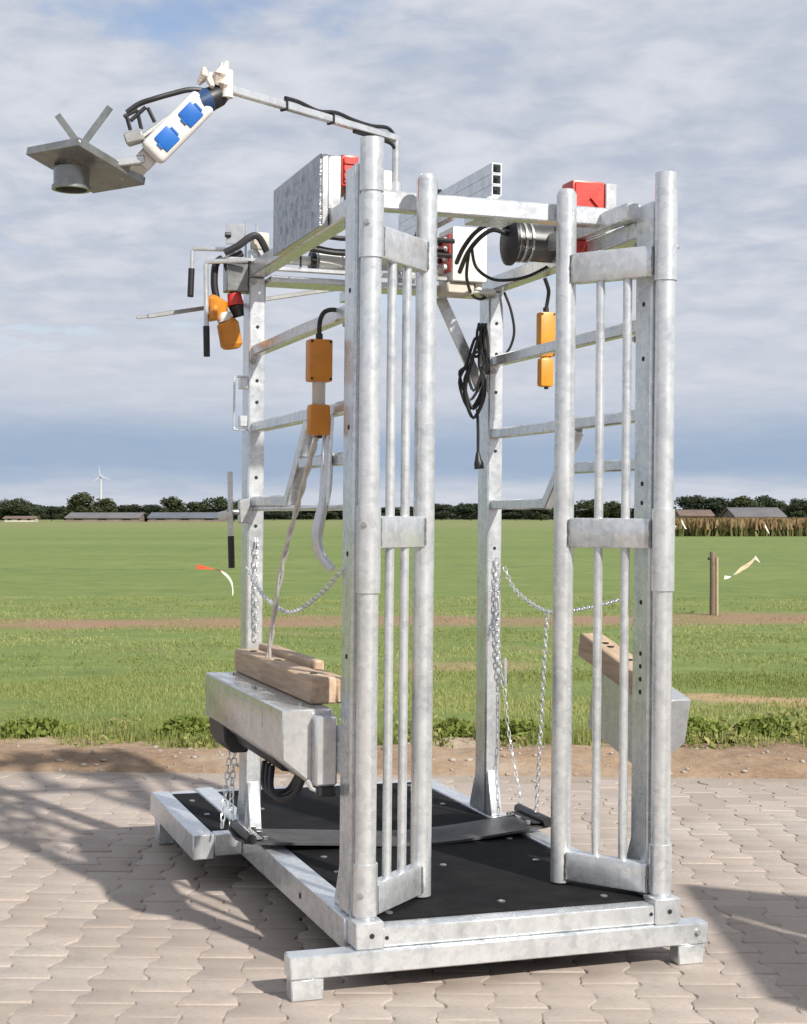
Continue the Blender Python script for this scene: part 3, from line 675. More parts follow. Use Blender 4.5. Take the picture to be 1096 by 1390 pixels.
for i in range(39): fs.append((i * nn, off + i * nn, off + (i + 1) * nn, (i + 1) * nn)); k = ny; fs.append((i * nn + k, (i + 1) * nn + k, off + (i + 1) * nn + k, off + i * nn + k))
for j in range(ny): fs.append((j, j + 1, off + j + 1, off + j)); e_ = 39 * nn; fs.append((e_ + j, off + e_ + j, off + e_ + j + 1, e_ + j + 1))
m.add(vs2, fs).build('belt', BELT, bt)
for x_, yc in ((-.105, 1.105), (1.01, 1.105)):
    z_ = .236; MB().tube([(x_, yc - .14, z_ + .006), (x_, yc + .14, z_ + .006)], .018, 14).build('end_roller', BLACK, bt)
    for k in range(3):
        xx = x_ + (.06 if x_ < .4 else -.06); MB().tube([(xx, yc - .09 + .09 * k, z_ - .008), (xx, yc - .09 + .09 * k, z_ + .004)], .010, 8).build('bolt', BOLT, bt)
    MB().box(x_ - .012 if x_ < .4 else x_ - .05, x_ + .05 if x_ < .4 else x_ + .012, yc - .115, yc + .115, z_ - .004, z_ + .0005).build('clamp_plate', BLACK, bt, .002)
def link_geo(le, wd, r, seg=12, ns=5):
    pts = []
    for k in range(seg):
        a = 2 * math.pi * k / seg; c, s_ = math.cos(a), math.sin(a)
        pts.append(Vector(((le / 2 - wd / 2) * (1 if c > 0 else -1) * (1 if abs(c) > .2 else abs(c) * 5) + c * wd / 2, s_ * wd / 2, 0)))
    vs = []; fs = []
    for k in range(seg):
        t = (pts[(k + 1) % seg] - pts[k - 1]).normalized(); n_ = Vector((-t.y, t.x, 0))
        for q in range(ns):
            a = 2 * math.pi * q / ns; vs.append(pts[k] + n_ * math.cos(a) * r + Vector((0, 0, math.sin(a) * r)))
    for k in range(seg):
        for q in range(ns): fs.append((k * ns + q, ((k + 1) % seg) * ns + q, ((k + 1) % seg) * ns + (q + 1) % ns, k * ns + (q + 1) % ns))
    return vs, fs
def chain(label, pts, le=.026, wd=.013, r=.0022, mat=GALV, group='chains on the crush'):
    path = catmull(pts, 10); cum = [0]
    for i in range(1, len(path)): cum.append(cum[-1] + (path[i] - path[i - 1]).length)
    step = le - 2.4 * r; n = max(2, int(cum[-1] / step)); lv, lf = link_geo(le, wd, r); m = MB()
    def at(s_):
        for i in range(1, len(path)):
            if cum[i] >= s_:
                t = (s_ - cum[i - 1]) / max(1e-9, cum[i] - cum[i - 1]); return path[i - 1].lerp(path[i], t)
        return path[-1]
    for i in range(n):
        c = at((i + .5) * cum[-1] / n); d = (at((i + 1) * cum[-1] / n) - at(i * cum[-1] / n)).normalized()
        q = d.to_track_quat('X', 'Z') @ Matrix.Rotation(R(45 + 90 * (i % 2)), 3, 'X').to_quaternion()
        m.add([q @ x + c for x in lv], lf)
    return tag(m.build('chain', mat, None, base=pts[-1], M=MACH), label, 'chain', group)
chain('steel chain sagging across the left side from rear post to front post', [(-.040, 1.355, 1.17), (-.045, 1.08, 1.078), (-.048, .70, 1.042), (-.048, .35, 1.115), (-.042, .11, 1.206)])
chain('steel chain hanging down the front of the rear left post', [(-.004, 1.352, 1.27), (-.006, 1.350, 1.10), (-.002, 1.352, .905)], .028, .015, .0026)
chain('steel chain sagging across the right side behind the right gate', [(.992, 1.362, 1.164), (.998, 1.25, 1.075), (1.0, .956, 1.017), (1.0, .616, 1.052), (.985, .35, 1.094)])
chain('steel chain hanging down the front of the rear right post', [(.957, 1.352, 1.20), (.958, 1.350, 1.0), (.968, 1.350, .80), (.985, 1.345, .70)], .028, .015, .0026)
chain('thin chain hanging from the right chain down to the belt end', [(1.0, .97, 1.008), (1.0, 1.01, .653), (1.005, 1.06, .262)], .026, .014, .0024)
chain('thin chain between the rear right post and the belt end', [(.985, 1.335, .69), (.995, 1.30, .50), (1.0, 1.19, .27)], .030, .012, .0018)
chain('outer of two thin chains holding the left belt end', [(-.105, 1.300, .545), (-.13, 1.28, .36), (-.148, 1.25, .23)], .030, .016, .0026)
chain('inner of two thin chains holding the left belt end', [(-.085, 1.300, .545), (-.108, 1.27, .38), (-.118, 1.23, .24)], .030, .018, .0030)
MB().box(.986, .998, 1.34, 1.352, .70, .81).build('chain_hook', GALV_LIGHT, crush, .002)
# twisted rope from the handset to the leg support
rp = catmull([(-.068, .315, 1.602), (-.07, .50, 1.42), (-.072, .72, 1.18), (-.06, .94, .872)], 14); m = MB()
for ph in (0, math.pi):
    m.tube([p + Vector((math.cos(i * .75 + ph), 0, math.sin(i * .75 + ph) * .4)) * .005 for i, p in enumerate(rp)], .006, 6)
tag(m.build('pull_rope', PALEROPE, None, base=rp[-1], M=MACH), 'pale twisted rope slanting from the orange handset to the wooden block', 'rope')

# ---------------------------------------------------------------- cranks, hoist and fittings at the rear left post
def crank(label, pts, grip, rr=.0085, extra=None):
    t = thing('crank_handle', label, 'crank handle', pts[0], 'crank handles at the rear left post')
    MB().tube(pts, rr, 10).build('crank_arm', GALV_LIGHT, t)
    MB().tube(grip, [.0115, .0125, .0125, .0115][:len(grip)] if len(grip) == 4 else .012, 12).build('grip', BLACK, t)
    if extra: extra(t)
    return t
crank('upper crank handle with short black grip at the rear left post', [(-.05, 1.49, 2.362), (-.214, 1.545, 2.366), (-.218, 1.547, 2.356), (-.222, 1.548, 2.20)], [(-.2205, 1.5475, 2.29), (-.224, 1.5485, 2.183)])
crank('lower crank handle with long stem and black grip at the rear left post', [(-.05, 1.345, 2.300), (-.194, 1.385, 2.293), (-.199, 1.386, 2.284), (-.193, 1.384, 1.95)], [(-.1955, 1.3847, 2.055), (-.1925, 1.384, 1.943)], .0095)
def lev(t):
    MB().box(-.075, -.0365, 1.33, 1.37, 1.33, 1.42).build('pivot_bracket', GALV_LIGHT, t, .004)
    MB().tube([(-.10, 1.352, 1.365), (-.15, 1.362, 1.352)], .018, 12).build('pivot_stub', WHITE, t)
    MB().tube([(-.12, 1.35, 1.372), (-.07, 1.35, 1.372)], .010, 10).build('pivot_pin', BOLT, t)
crank('upright lever with black lower grip halfway up the rear left post', [(-.109, 1.35, 1.52), (-.107, 1.35, 1.42), (-.102, 1.35, 1.18)], [(-.1035, 1.35, 1.283), (-.0995, 1.35, 1.165)], .010, lev)
rod = MB(); rod.bar((-.376, 1.6, 2.108), (.408, 1.6, 2.262), .012, .016); rod.bar((-.376, 1.6, 2.107), (-.418, 1.6, 2.101), .010, .010)
tag(rod.build('hook_rod', STEEL, None, .002, base=(.408, 1.6, 2.2), M=MACH), 'long thin steel rod sticking out to the left behind the crush', 'rod')
MB().box(.38, .42, 1.456, 1.61, 2.20, 2.24).build('rod_bracket', GALV, crush, .002)
hs = thing('hoist_motor', 'orange hoist motor with red cap hanging beside the rear left post', 'hoist', (-.11, 1.42, 1.97))
MB().tube([(-.145, 1.42, 2.165), (-.15, 1.42, 2.155), (-.152, 1.42, 2.10), (-.148, 1.42, 2.085)], [.030, .042, .042, .030], 20).build('motor_body', ORANGE, hs)
MB().tube([(-.165, 1.38, 2.13), (-.17, 1.375, 2.08)], .018, 12).build('motor_lug', ORANGE, hs)
MB().tube([(-.128, 1.405, 2.105), (-.12, 1.40, 2.075)], [.030, .028], 16).build('clear_collar', WHITE, hs)
MB().tube([(-.118, 1.40, 2.08), (-.112, 1.40, 2.07), (-.098, 1.395, 1.99), (-.096, 1.395, 1.978)], [.030, .041, .041, .030], 20).build('plug_housing', ORANGE, hs)
MB().tube([(-.096, 1.395, 1.979), (-.0955, 1.395, 1.976)], .022, 16).build('plug_face', YELLOW, hs)
MB().tube([(-.10, 1.43, 2.10), (-.085, 1.43, 2.00)], .022, 14).build('rear_housing', ORANGE, hs)
MB().tube([(-.085, 1.42, 2.185), (-.078, 1.415, 2.14)], [.026, .030], 16).build('red_cap', RED, hs)
MB().tube([(-.078, 1.415, 2.14), (-.066, 1.415, 2.10)], [.029, .02], 16).build('cap_seal', BLACK, hs)
for pts in ([(-.15, 1.42, 2.16), (-.16, 1.42, 2.22), (-.155, 1.42, 2.29), (-.13, 1.42, 2.315)], [(-.085, 1.42, 2.18), (-.10, 1.41, 2.25), (-.115, 1.40, 2.30), (-.06, 1.40, 2.335)],):
    MB().tube(catmull(pts), .014, 10).build('cable', CABLE, hs)
bk = thing('bracket_plates', 'small grey plate and beige switch box on top of the rear left post', 'switch box', (-.03, 1.42, 2.3))
MB().bar((-.08, 1.43, 2.372), (-.08, 1.43, 2.448), .068, .008, (.35, 1, 0)).build('tilted_plate', GALV_LIGHT, bk, .002)
MB().box(-.02, .042, 1.385, 1.45, 2.352, 2.417).build('switch_body', BEIGE, bk, .010, seg=2)
MB().tube([(-.118, 1.43, 2.405), (-.098, 1.43, 2.405)], .010, 10).build('knob', BLACK, bk)
MB().box(-.13, .06, 1.37, 1.47, 2.302, 2.315).build('base_plate', GALV_LIGHT, bk, .002)
MB().box(-.03, .03, 1.39, 1.44, 2.3155, 2.3515).build('pedestal', GALV, bk, .002)
MB().box(-.085, -.07, 1.42, 1.44, 2.3155, 2.374).build('pedestal', GALV, bk, .002)
for x_ in (-.033, .009): MB().tube([(x_, 1.46, 2.31), (x_, 1.46, 2.462)], .0042, 8).build('rod', GALV_LIGHT, bk)
MB().box(-.12, -.037, 1.385, 1.455, 2.19, 2.30).build('gear_case', GALV_DARK, bk, .004)
cable('cable', 'thick black cable looped over the rear left post', [(-.135, 1.36, 2.325), (-.09, 1.35, 2.35), (-.045, 1.345, 2.385), (-.015, 1.345, 2.392), (.012, 1.345, 2.355), (.028, 1.35, 2.318)], .0135, (-.03, 1.35, 2.32))

# ---------------------------------------------------------------- swivel arm with socket strip and tool tray
ar = thing('swivel_arm', 'thin swivel arm carrying a socket strip and a hanging tool tray at upper left', 'swivel arm', (.19, .352, 2.375))
MB().tube([(.19, .352, 2.376), (.19, .352, 2.54)], .0125, 14).build('mast', GALV_LIGHT, ar)
MB().tube([(.19, .352, 2.376), (.19, .352, 2.405)], .020, 14).build('mast_socket', GALV, ar)
A0 = Vector((.19, .352, 2.545)); A1 = Vector((-.433, -.032, 2.540)); ad = (A1 - A0).normalized()
MB().bar(A0 - ad * .012, A1, .022, .022).build('arm_tube', GALV, ar, .003)
MB().tube(catmull([A0 + Vector((.004, 0, -.05)), A0 + Vector((-.018, -.012, -.022)), A0 + ad * .08 + Vector((0, 0, -.018)), A0 + ad * .2 + Vector((0, 0, -.016))]), .006, 8).build('arm_cable', CABLE, ar)
cp = [A0 + Vector((0, 0, .0))] + [A0 + ad * s_ + Vector((0, 0, .019 + .006 * math.sin(s_ * 30))) for s_ in (.04, .12, .2, .28, .36, .44, .5)]
MB().tube(catmull(cp), .006, 8).build('arm_cable', CABLE, ar)
for s_ in (.3, .5): MB().bar(A0 + ad * s_ + Vector((0, 0, .0)), A0 + ad * (s_ + .008), .026, .030).build('cable_tie', BLACK, ar)
MB().tube([A1 + Vector((0, 0, -.025)), A1 + Vector((0, 0, .05))], .017, 14).build('pivot_sleeve', WHITE, ar)
rg = MB(); rnd = random.Random(3)
for k in range(9):
    c = A1 + Vector((-.035 + rnd.uniform(-.028, .034), rnd.uniform(-.02, .02), .03 + rnd.uniform(-.035, .03)))
    rg.tube([c + Vector((rnd.uniform(-.01, .01), 0, .022)), c, c + Vector((rnd.uniform(-.018, .018), rnd.uniform(-.018, .018), -.022))], [.006, rnd.uniform(.012, .02), .006], 8)
rg.build('cloth_wrap', RAG, ar)
S0 = Vector((-.627, .003, 2.358)); S1 = Vector((-.503, -.018, 2.495)); sa = (S1 - S0).normalized(); nn_ = (-V * 1.0 + RT * .35 - Vector((0, 0, .1))); nn_ = (nn_ - sa * nn_.dot(sa)).normalized(); sb = sa.cross(nn_)
sc0 = (S0 + S1) / 2
st = MB().obox(sc0, sa, sb, nn_, .108, .040, .024).build('socket_strip', WHITE, ar, .020, seg=4)
MB().obox(sc0 - nn_ * .034 - sa * .004, sa, sb, nn_, .096, .032, .0095).build('strip_back', BEIGE, st, .008, seg=2)
for k in (-1, 1):
    c = sc0 + sa * k * .047 + nn_ * .024
    MB().obox(c, sa, sb, nn_, .026, .026, .005).build('socket_cover', BLUE, st, .008, seg=2)
    MB().obox(c + sb * .0 + sa * .0285, sa, sb, nn_, .0035, .014, .006).build('socket_hinge', BLUE, st, .001)
    MB().obox(c - sa * .0285, sa, sb, nn_, .003, .010, .005).build('socket_tab', BLUE, st, .001)
P0 = Vector((-.503, -.015, 2.497)); P1 = Vector((-.437, -.010, 2.534)); pd = (P1 - P0).normalized()
MB().tube([P0 - pd * .004, P0 + pd * .028], [.030, .034], 18).build('plug_collar', NAVY, ar)
MB().tube([P0 + pd * .028, P0 + pd * .06, P1 + pd * .012], [.033, .031, .018], 18).build('plug_body', BLACK, ar)
# tray
def CF(b, d, z_): return G(b, d, z_)
tc_ = CF(-.884, 4.285, 2.3127); tw = (RT * -.153 + V * .10 - Vector((0, 0, .0025))).normalized(); tu = RT * .155 + V * .17 - Vector((0, 0, .052)); tu = (tu - tw * tu.dot(tw)).normalized(); up = tu.cross(tw)
if up.z < 0: up = -up
def TR(a, b, h_): return tc_ + tu * a + tw * b + up * h_
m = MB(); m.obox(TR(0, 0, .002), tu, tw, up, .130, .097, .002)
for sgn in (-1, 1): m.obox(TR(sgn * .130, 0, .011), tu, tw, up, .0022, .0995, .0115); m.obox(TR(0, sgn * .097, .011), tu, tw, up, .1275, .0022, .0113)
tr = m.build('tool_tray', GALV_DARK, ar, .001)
dc = CF(-.925, 4.29, 2.318); zv = Vector((0, 0, 1))
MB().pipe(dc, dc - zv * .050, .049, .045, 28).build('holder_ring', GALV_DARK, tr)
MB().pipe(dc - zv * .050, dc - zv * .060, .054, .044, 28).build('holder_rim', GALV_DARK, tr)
vb = TR(-.10, -.075, .012)
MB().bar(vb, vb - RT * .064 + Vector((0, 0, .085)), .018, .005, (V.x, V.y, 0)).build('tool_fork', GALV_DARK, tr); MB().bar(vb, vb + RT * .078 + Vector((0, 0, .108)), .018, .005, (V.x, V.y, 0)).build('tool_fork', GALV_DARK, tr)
MB().bar(TR(.02, -.070, .016), S0 - sa * .030 - nn_ * .030, .034, .022).build('tray_link', GALV_LIGHT, ar, .003)
MB().bar(TR(.105, -.06, .010), S0 - sa * .020 - nn_ * .034, .060, .016).build('tray_link', WHITE, ar, .003)
MB().obox(S0 - sa * .022 - nn_ * .034, sa, sb, nn_, .024, .026, .012).build('link_clamp', GALV_LIGHT, ar, .003)
for k in (-1, 1): bolt(S0 - sa * .022 + sb * .018 * k - nn_ * .046, -nn_, .005, ar)
# black tool holder behind the strip
kb = MB()
for a, b in (((-.702, .02, 2.455), (-.69, .02, 2.415)), ((-.672, .02, 2.47), (-.66, .02, 2.42)), ((-.645, .01, 2.478), (-.625, .01, 2.44)), ((-.708, .02, 2.45), (-.672, .02, 2.472)), ((-.69, .02, 2.44), (-.65, .015, 2.48))): kb.tube([a, b], .0055, 8)
kb.build('wire_holder', BLACK, ar)
MB().obox((-.678, .02, 2.395), Vector((.9, -.3, .3)).normalized(), Vector((.3, .9, 0)).normalized(), Vector((-.3, .1, .95)).normalized(), .026, .02, .016).build('switch_block', ALU, ar, .004)
MB().tube(catmull([(-.70, .02, 2.462), (-.668, .015, 2.487), (-.63, .005, 2.502), (-.58, 0, 2.520), (-.53, -.005, 2.535), (-.48, -.005, 2.535)]), [.0075] * 31, 8).build('arm_cable', CABLE, ar)
MB().bar((-.655, .03, 2.40), (-.57, .02, 2.47), .03, .012).build('strip_bracket', ALU, ar, .002)

# ---------------------------------------------------------------- unseen sheet panels added at right to cast a shadow into view
pn = thing('shadow_caster', 'unseen galvanised sheet panels added out of frame at right to cast a shadow', 'gate', G(2.5, 4.05, pave_z(2.5)), None, I4)
zu = Vector((0, 0, 1)); zb = pave_z(2.34)
BASE[pn.name] = Vector(G(2.5, 4.05, pave_z(2.5)))
def panel(d0, d1, z0, z1): MB().obox(G(2.085, (d0 + d1) / 2, (z0 + z1) / 2 + zb), V, zu, RT, (d1 - d0) / 2, (z1 - z0) / 2, .008).build('sheet_panel', GALV_LIGHT, pn)
panel(3.07, 4.05, .04, 1.20); panel(4.10, 4.42, .04, 1.20); panel(4.0505, 4.0995, .04, .50); panel(4.0505, 4.0995, 1.12, 1.199)
e0 = G(2.10, 4.415, .62 + zb); eu = (RT * .93 - V * .37).normalized(); MB().obox(e0 + eu * .5, eu, zu, Vector((eu.y, -eu.x, 0)), .5, .58, .008).build('sheet_panel', GALV_LIGHT, pn)
for d_ in (3.09, 4.39): MB().bar(G(2.12, d_, zb), G(2.12, d_, 1.21 + zb), .05, .05).build('upright', GALV, pn, .004)

# ---------------------------------------------------------------- vegetation near
def blades(name, n, b_of_d, d0, d1, hmin, hmax, wmin, wmax, mat, zf=0.0, dens_pow=1.0, clump=0.0, label=None, lean=.5):
    u = RNG.random(n) ** dens_pow; d = d0 + (d1 - d0) * u; b = (RNG.random(n) * 2 - 1) * b_of_d(d)
    if clump:
        fld = np.sin(b * 2.3 + 1.3 * np.sin(d * 1.7)) + np.sin(d * 2.9 + b * .8) + np.sin(b * 5.1 - d * 3.3) * .7
        keep = RNG.random(n) < np.clip(.55 + clump * fld, .06, 1); d, b = d[keep], b[keep]; n = len(d)
    edge = 9.22 + .13 * np.sin(b * 1.9 + .7) + .10 * np.sin(b * 4.7) + .07 * np.sin(b * 11.3 + 1) + .05 * np.sin(b * 23.0)
    kp = d > edge - RNG.random(n) ** 3 * .25; d, b = d[kp], b[kp]; n = len(d)
    x_ = RT.x * (CAM.x + RT.x * b + V.x * d) + RT.y * (CAM.y + RT.y * b + V.y * d); y_ = V.x * (CAM.x + RT.x * b + V.x * d) + V.y * (CAM.y + RT.y * b + V.y * d)
    on_track = (np.abs(y_ - 15.6 - .10 * x_ + .5 * np.sin(x_ * .9) + .3 * np.sin(x_ * 2.3)) < .8) | (np.abs(y_ - 6.9 - .03 * x_) < .16) & (b > 1.7)
    keep = ~(on_track & (RNG.random(n) < .75)); d, b = d[keep], b[keep]; n = len(d)
    h = hmin + (hmax - hmin) * RNG.random(n) ** 1.6; wd = wmin + (wmax - wmin) * RNG.random(n); a = RNG.random(n) * np.pi * 2; ln = RNG.random(n) * lean; la = RNG.random(n) * np.pi * 2
    P = np.stack([CAM.x + RT.x * b + V.x * d, CAM.y + RT.y * b + V.y * d, np.full(n, zf)], 1)
    dx = np.stack([np.cos(a) * wd / 2, np.sin(a) * wd / 2, np.zeros(n)], 1)
    tip = np.stack([np.cos(la) * ln * h, np.sin(la) * ln * h, h], 1)
    vs = np.empty((n, 3, 3)); vs[:, 0] = P - dx; vs[:, 1] = P + dx; vs[:, 2] = P + tip
    patch = .5 + .28 * np.sin(b * .9 + np.sin(d * .6) * 2) + .2 * np.sin(d * 1.3 + b * .35)
    t = np.clip(patch * .6 + RNG.random(n) * .55 - .05, 0, 1); cols = np.repeat(np.stack([t, t, t, np.ones(n)], 1), 3, 0)
    return vs.reshape(-1, 3), np.arange(n * 3).reshape(-1, 3), cols
parts = [blades('g', 120000, lambda d: .30 * d + .8, 9.22, 13.5, .012, .042, .004, .010, GRASS, dens_pow=1.0, clump=.34),
         blades('g', 70000, lambda d: .30 * d + 1, 13.0, 26, .012, .042, .008, .018, GRASS, clump=.34, lean=1.2),
         blades('g', 34000, lambda d: .30 * d + .8, 8.95, 9.8, .02, .11, .006, .012, GRASS, clump=.36)]
vs = np.concatenate([p[0] for p in parts]); fs = []; o_ = 0
for p in parts: fs.append(p[1] + o_); o_ += len(p[0])
tag(link('grass', raw('grass', vs, np.concatenate(fs), GRASS, cols=np.concatenate([p[2] for p in parts]))), 'rough green grass growing along the edge of the pasture', 'grass', kind='stuff')
def weed_clump(name, label, b, d, rad, h, n):
    q = RNG.normal(size=(n, 3)); q /= np.linalg.norm(q, axis=1)[:, None]; rr = RNG.random(n) ** .4
    c = q * rr[:, None] * np.array([rad, rad * .55, h * .6]); c[:, 2] = np.abs(c[:, 2]) + .02
    s_ = .008 + .016 * RNG.random(n); e1 = RNG.normal(size=(n, 3)); e1 /= np.linalg.norm(e1, axis=1)[:, None]; e2 = np.cross(e1, RNG.normal(size=(n, 3))); e2 /= np.linalg.norm(e2, axis=1)[:, None]
    vs = np.empty((n, 4, 3)); vs[:, 0] = c - e1 * s_[:, None] * 1.6; vs[:, 1] = c + e2 * s_[:, None] * .8; vs[:, 2] = c + e1 * s_[:, None] * 1.6; vs[:, 3] = c - e2 * s_[:, None] * .8
    root = tag(link(name, None, None, G(b, d, .0)), label, 'weeds', 'leafy weeds along the verge'); 
    link('leaves', raw(name, vs.reshape(-1, 3), np.arange(n * 4).reshape(-1, 4), WEED), root)
    m = MB(); bb = Vector((0, 0, 0))
    for k in range(7): a = k * .9; m.tube([(0, 0, 0), (math.cos(a) * rad * .3, math.sin(a) * rad * .2, h * .4), (math.cos(a) * rad * .6, math.sin(a) * rad * .35, h * .6)], .003, 4)
    BASE[root.name] = Vector(); m.build('stem', WEED, root)
    return root
weed_clump('weed', 'bright leafy weed clump at the verge left of the grey leg support', -1.32, 9.42, .20, .20, 1200)
weed_clump('weed', 'leafy weed clump at the far left edge of the verge', -2.25, 9.45, .26, .17, 1100)
weed_clump('weed', 'leafy weed clump seen between the gates left of the rear right post', .30, 9.42, .14, .17, 700)
weed_clump('weed', 'leafy weed clump seen between the gates right of the rear right post', .66, 9.40, .24, .18, 1100)
weed_clump('weed', 'leafy weed clump on the verge at the right edge of the picture', 2.25, 9.62, .24, .15, 900)
weed_clump('weed', 'low leafy weed clump just right of the tilted leg support', 1.78, 9.50, .20, .17, 900)
nq = 16000; dq = 9.0 + RNG.random(nq) ** 1.2 * 1.1; bq = (RNG.random(nq) * 2 - 1) * 3.6
fq = np.sin(bq * 3.1 + 1.7 * np.sin(bq * 1.3)) + .8 * np.sin(bq * 7.3 + 2) + .6 * np.sin(bq * 13.1); kq = RNG.random(nq) < np.clip(.16 + .34 * fq, .01, 1); dq, bq, fq = dq[kq], bq[kq], fq[kq]; nq = len(dq)
hq = (.01 + .09 * RNG.random(nq) ** 1.5) * np.clip(.5 + .4 * fq, .3, 1.3)
c_ = np.stack([CAM.x + RT.x * bq + V.x * dq, CAM.y + RT.y * bq + V.y * dq, hq], 1); s_ = .006 + .013 * RNG.random(nq)
e1 = RNG.normal(size=(nq, 3)); e1 /= np.linalg.norm(e1, axis=1)[:, None]; e2 = np.cross(e1, RNG.normal(size=(nq, 3))); e2 /= np.linalg.norm(e2, axis=1)[:, None]
vs = np.empty((nq, 4, 3)); vs[:, 0] = c_ - e1 * s_[:, None] * 1.6; vs[:, 1] = c_ + e2 * s_[:, None] * .8; vs[:, 2] = c_ + e1 * s_[:, None] * 1.6; vs[:, 3] = c_ - e2 * s_[:, None] * .8
VW = leaf_mat('verge_leaves', (.18, .24, .035), (.52, .48, .19), .4)
tag(link('verge_weeds', raw('verge_weeds', vs.reshape(-1, 3), np.arange(nq * 4).reshape(-1, 4), VW)), 'ragged low weeds spilling over the sandy verge', 'weeds', kind='stuff')
# stones and crumbled edging on the verge
nst = 420; vs = []; fs = []
bmx = bmesh.new(); bmesh.ops.create_icosphere(bmx, subdivisions=1, radius=1); iv = [v_.co.copy() for v_ in bmx.verts]; ifc = [tuple(v_.index for v_ in f_.verts) for f_ in bmx.faces]; bmx.free()
for k in range(nst):
    d = EDGE + .02 + random.random() ** 1.4 * .85; b = random.uniform(-3.4, 3.4); s_ = random.choice((.004, .005, .007, .010, .016)) * random.uniform(.7, 1.3)
    p = G(b, d, verge_z(b, d) + s_ * .25); n0 = len(vs); ex, ey, ez = (random.uniform(.7, 1.5), random.uniform(.7, 1.3), random.uniform(.4, .8))
    for q in iv: j_ = random.uniform(.85, 1.15); vs.append((p.x + q.x * s_ * ex * j_, p.y + q.y * s_ * ey * j_, p.z + q.z * s_ * ez * j_))
    fs += [tuple(i + n0 for i in f_) for f_ in ifc]
STONE = sand_mat('pebble', (.30, .25, .2), (.52, .46, .40), (.55, .5, .45))
tag(link('pebbles', raw('pebbles', vs, fs, STONE)), 'loose pebbles scattered on the sandy verge', 'pebbles', kind='stuff')

# ---------------------------------------------------------------- fence post, wire and fluttering tape
fp = thing('fence_post', 'short wooden fence post standing alone in the pasture at right', 'fence post', G(4.26, 21.3), None, I4)
b0 = G(4.26, 21.3); BASE[fp.name] = b0
MB().tube([b0, b0 + Vector((.005, 0, .5)), b0 + Vector((.0, 0, .86)), b0 + Vector((0, 0, .875))], [.046, .045, .043, .034], 12).build('post_body', POSTWOOD, fp)
MB().tube([b0 + Vector((-.05, -.01, .78)), b0 + Vector((-.075, -.01, .78))], .02, 10).build('insulator', BLACK, fp)
MB().bar(b0 + RT * .055 - V * .03, b0 + RT * .055 - V * .03 + Vector((0, 0, .80)), .03, .02).build('lath', wood('pale_lath', (.3, .24, .15), (.5, .4, .26)), fp)
wz = .665
tag(MB().tube([G(-14, 21.4, .66), G(-3, 21.32, .63), G(4.19, 21.28, .70), G(14, 21.4, .66)], .0013, 5).build('fence_wire', GALV_DARK), 'thin fence wire crossing the pasture at post height', 'wire')
def ribbon(name, label, pts, wd, mats, cut):
    pts = catmull(pts, 6); n = len(pts); b = pts[0]
    root = thing(name, label, 'barrier tape', b, 'tape fluttering on the fence wire', I4)
    for (i0, i1), mt_ in zip(cut, mats):
        m = MB(); vs = []; fs = []
        a, z_ = int(i0 * (n - 1)), int(i1 * (n - 1))
        for i in range(a, z_ + 1):
            tw_ = .5 + i * .12; o_ = Vector((math.sin(tw_) * .3, 0, math.cos(tw_))) * wd / 2
            vs += [pts[i] - o_, pts[i] + o_, pts[i] + o_ + V * .002, pts[i] - o_ + V * .002]
        for i in range(z_ - a):
            q = i * 4
            for k in range(4): fs.append((q + k, q + (k + 1) % 4, q + 4 + (k + 1) % 4, q + 4 + k))
        m.add(vs, fs).build('tape_strip', mt_, root)
ribbon('barrier_tape', 'orange and white tape fluttering over the pasture left of the crush', [G(-2.85, 21.3, .665), G(-2.68, 21.3, .645), G(-2.53, 21.28, .61), G(-2.42, 21.3, .53), G(-2.36, 21.3, .42), G(-2.35, 21.3, .28)], .075, [TAPE_O, TAPE_W], [(0, .44), (.44, 1)])
ribbon('barrier_tape', 'cream and white tape fluttering beside the wooden fence post', [G(4.42, 21.3, .52), G(4.50, 21.3, .525), G(4.58, 21.28, .58), G(4.66, 21.3, .64), G(4.76, 21.3, .70), G(4.85, 21.3, .79)], .065, [TAPE_W, TAPE_C], [(0, .4), (.4, 1)])
ribbon('barrier_tape', 'small scrap of pale tape right of the wooden fence post', [G(4.84, 21.3, .80), G(4.88, 21.3, .76), G(4.91, 21.3, .72)], .05, [TAPE_W], [(0, 1)])
ribbon('barrier_tape', 'white tape scrap at the foot of the brown crop, near the right gate hinge', [G(18.7, 104, 1.1), G(18.95, 104, .6), G(19.1, 104, .5)], .2, [TAPE_W], [(0, 1)])
ribbon('barrier_tape', 'white tape scrap at the foot of the brown crop, near the right picture edge', [G(24.3, 104, .75), G(24.5, 104, .4), G(24.6, 104, .2)], .2, [TAPE_W], [(0, 1)])

# ---------------------------------------------------------------- distance: crop, trees, barns, turbine
n = 42000; d = 105 + RNG.random(n) * 70; b = 17.8 + RNG.random(n) * 34 + (d - 105) * .17
h = .75 + .5 * RNG.random(n); wd = .05 + .08 * RNG.random(n); a = RNG.random(n) * 6.28
def crop(zlo, zhi, mat, nm, lab):
    P = np.stack([CAM.x + RT.x * b + V.x * d, CAM.y + RT.y * b + V.y * d, h * zlo], 1); dx = np.stack([np.cos(a) * wd, np.sin(a) * wd, np.zeros(n)], 1)
    up_ = np.stack([RNG.normal(size=n) * .1, RNG.normal(size=n) * .1, h * (zhi - zlo)], 1)
    vs = np.empty((n, 4, 3)); vs[:, 0] = P - dx; vs[:, 1] = P + dx; vs[:, 2] = P + up_ + dx * .6; vs[:, 3] = P + up_ - dx * .6
    tag(link(nm, raw(nm, vs.reshape(-1, 3), np.arange(n * 4).reshape(-1, 4), mat)), lab, 'crop', kind='stuff')
crop(0, .55, CROPLOW, 'crop_leaves', 'green lower leaves of the crop strip at right'); crop(.5, 1.0, CROP, 'crop_tops', 'brown ripe tops of the crop strip at right')
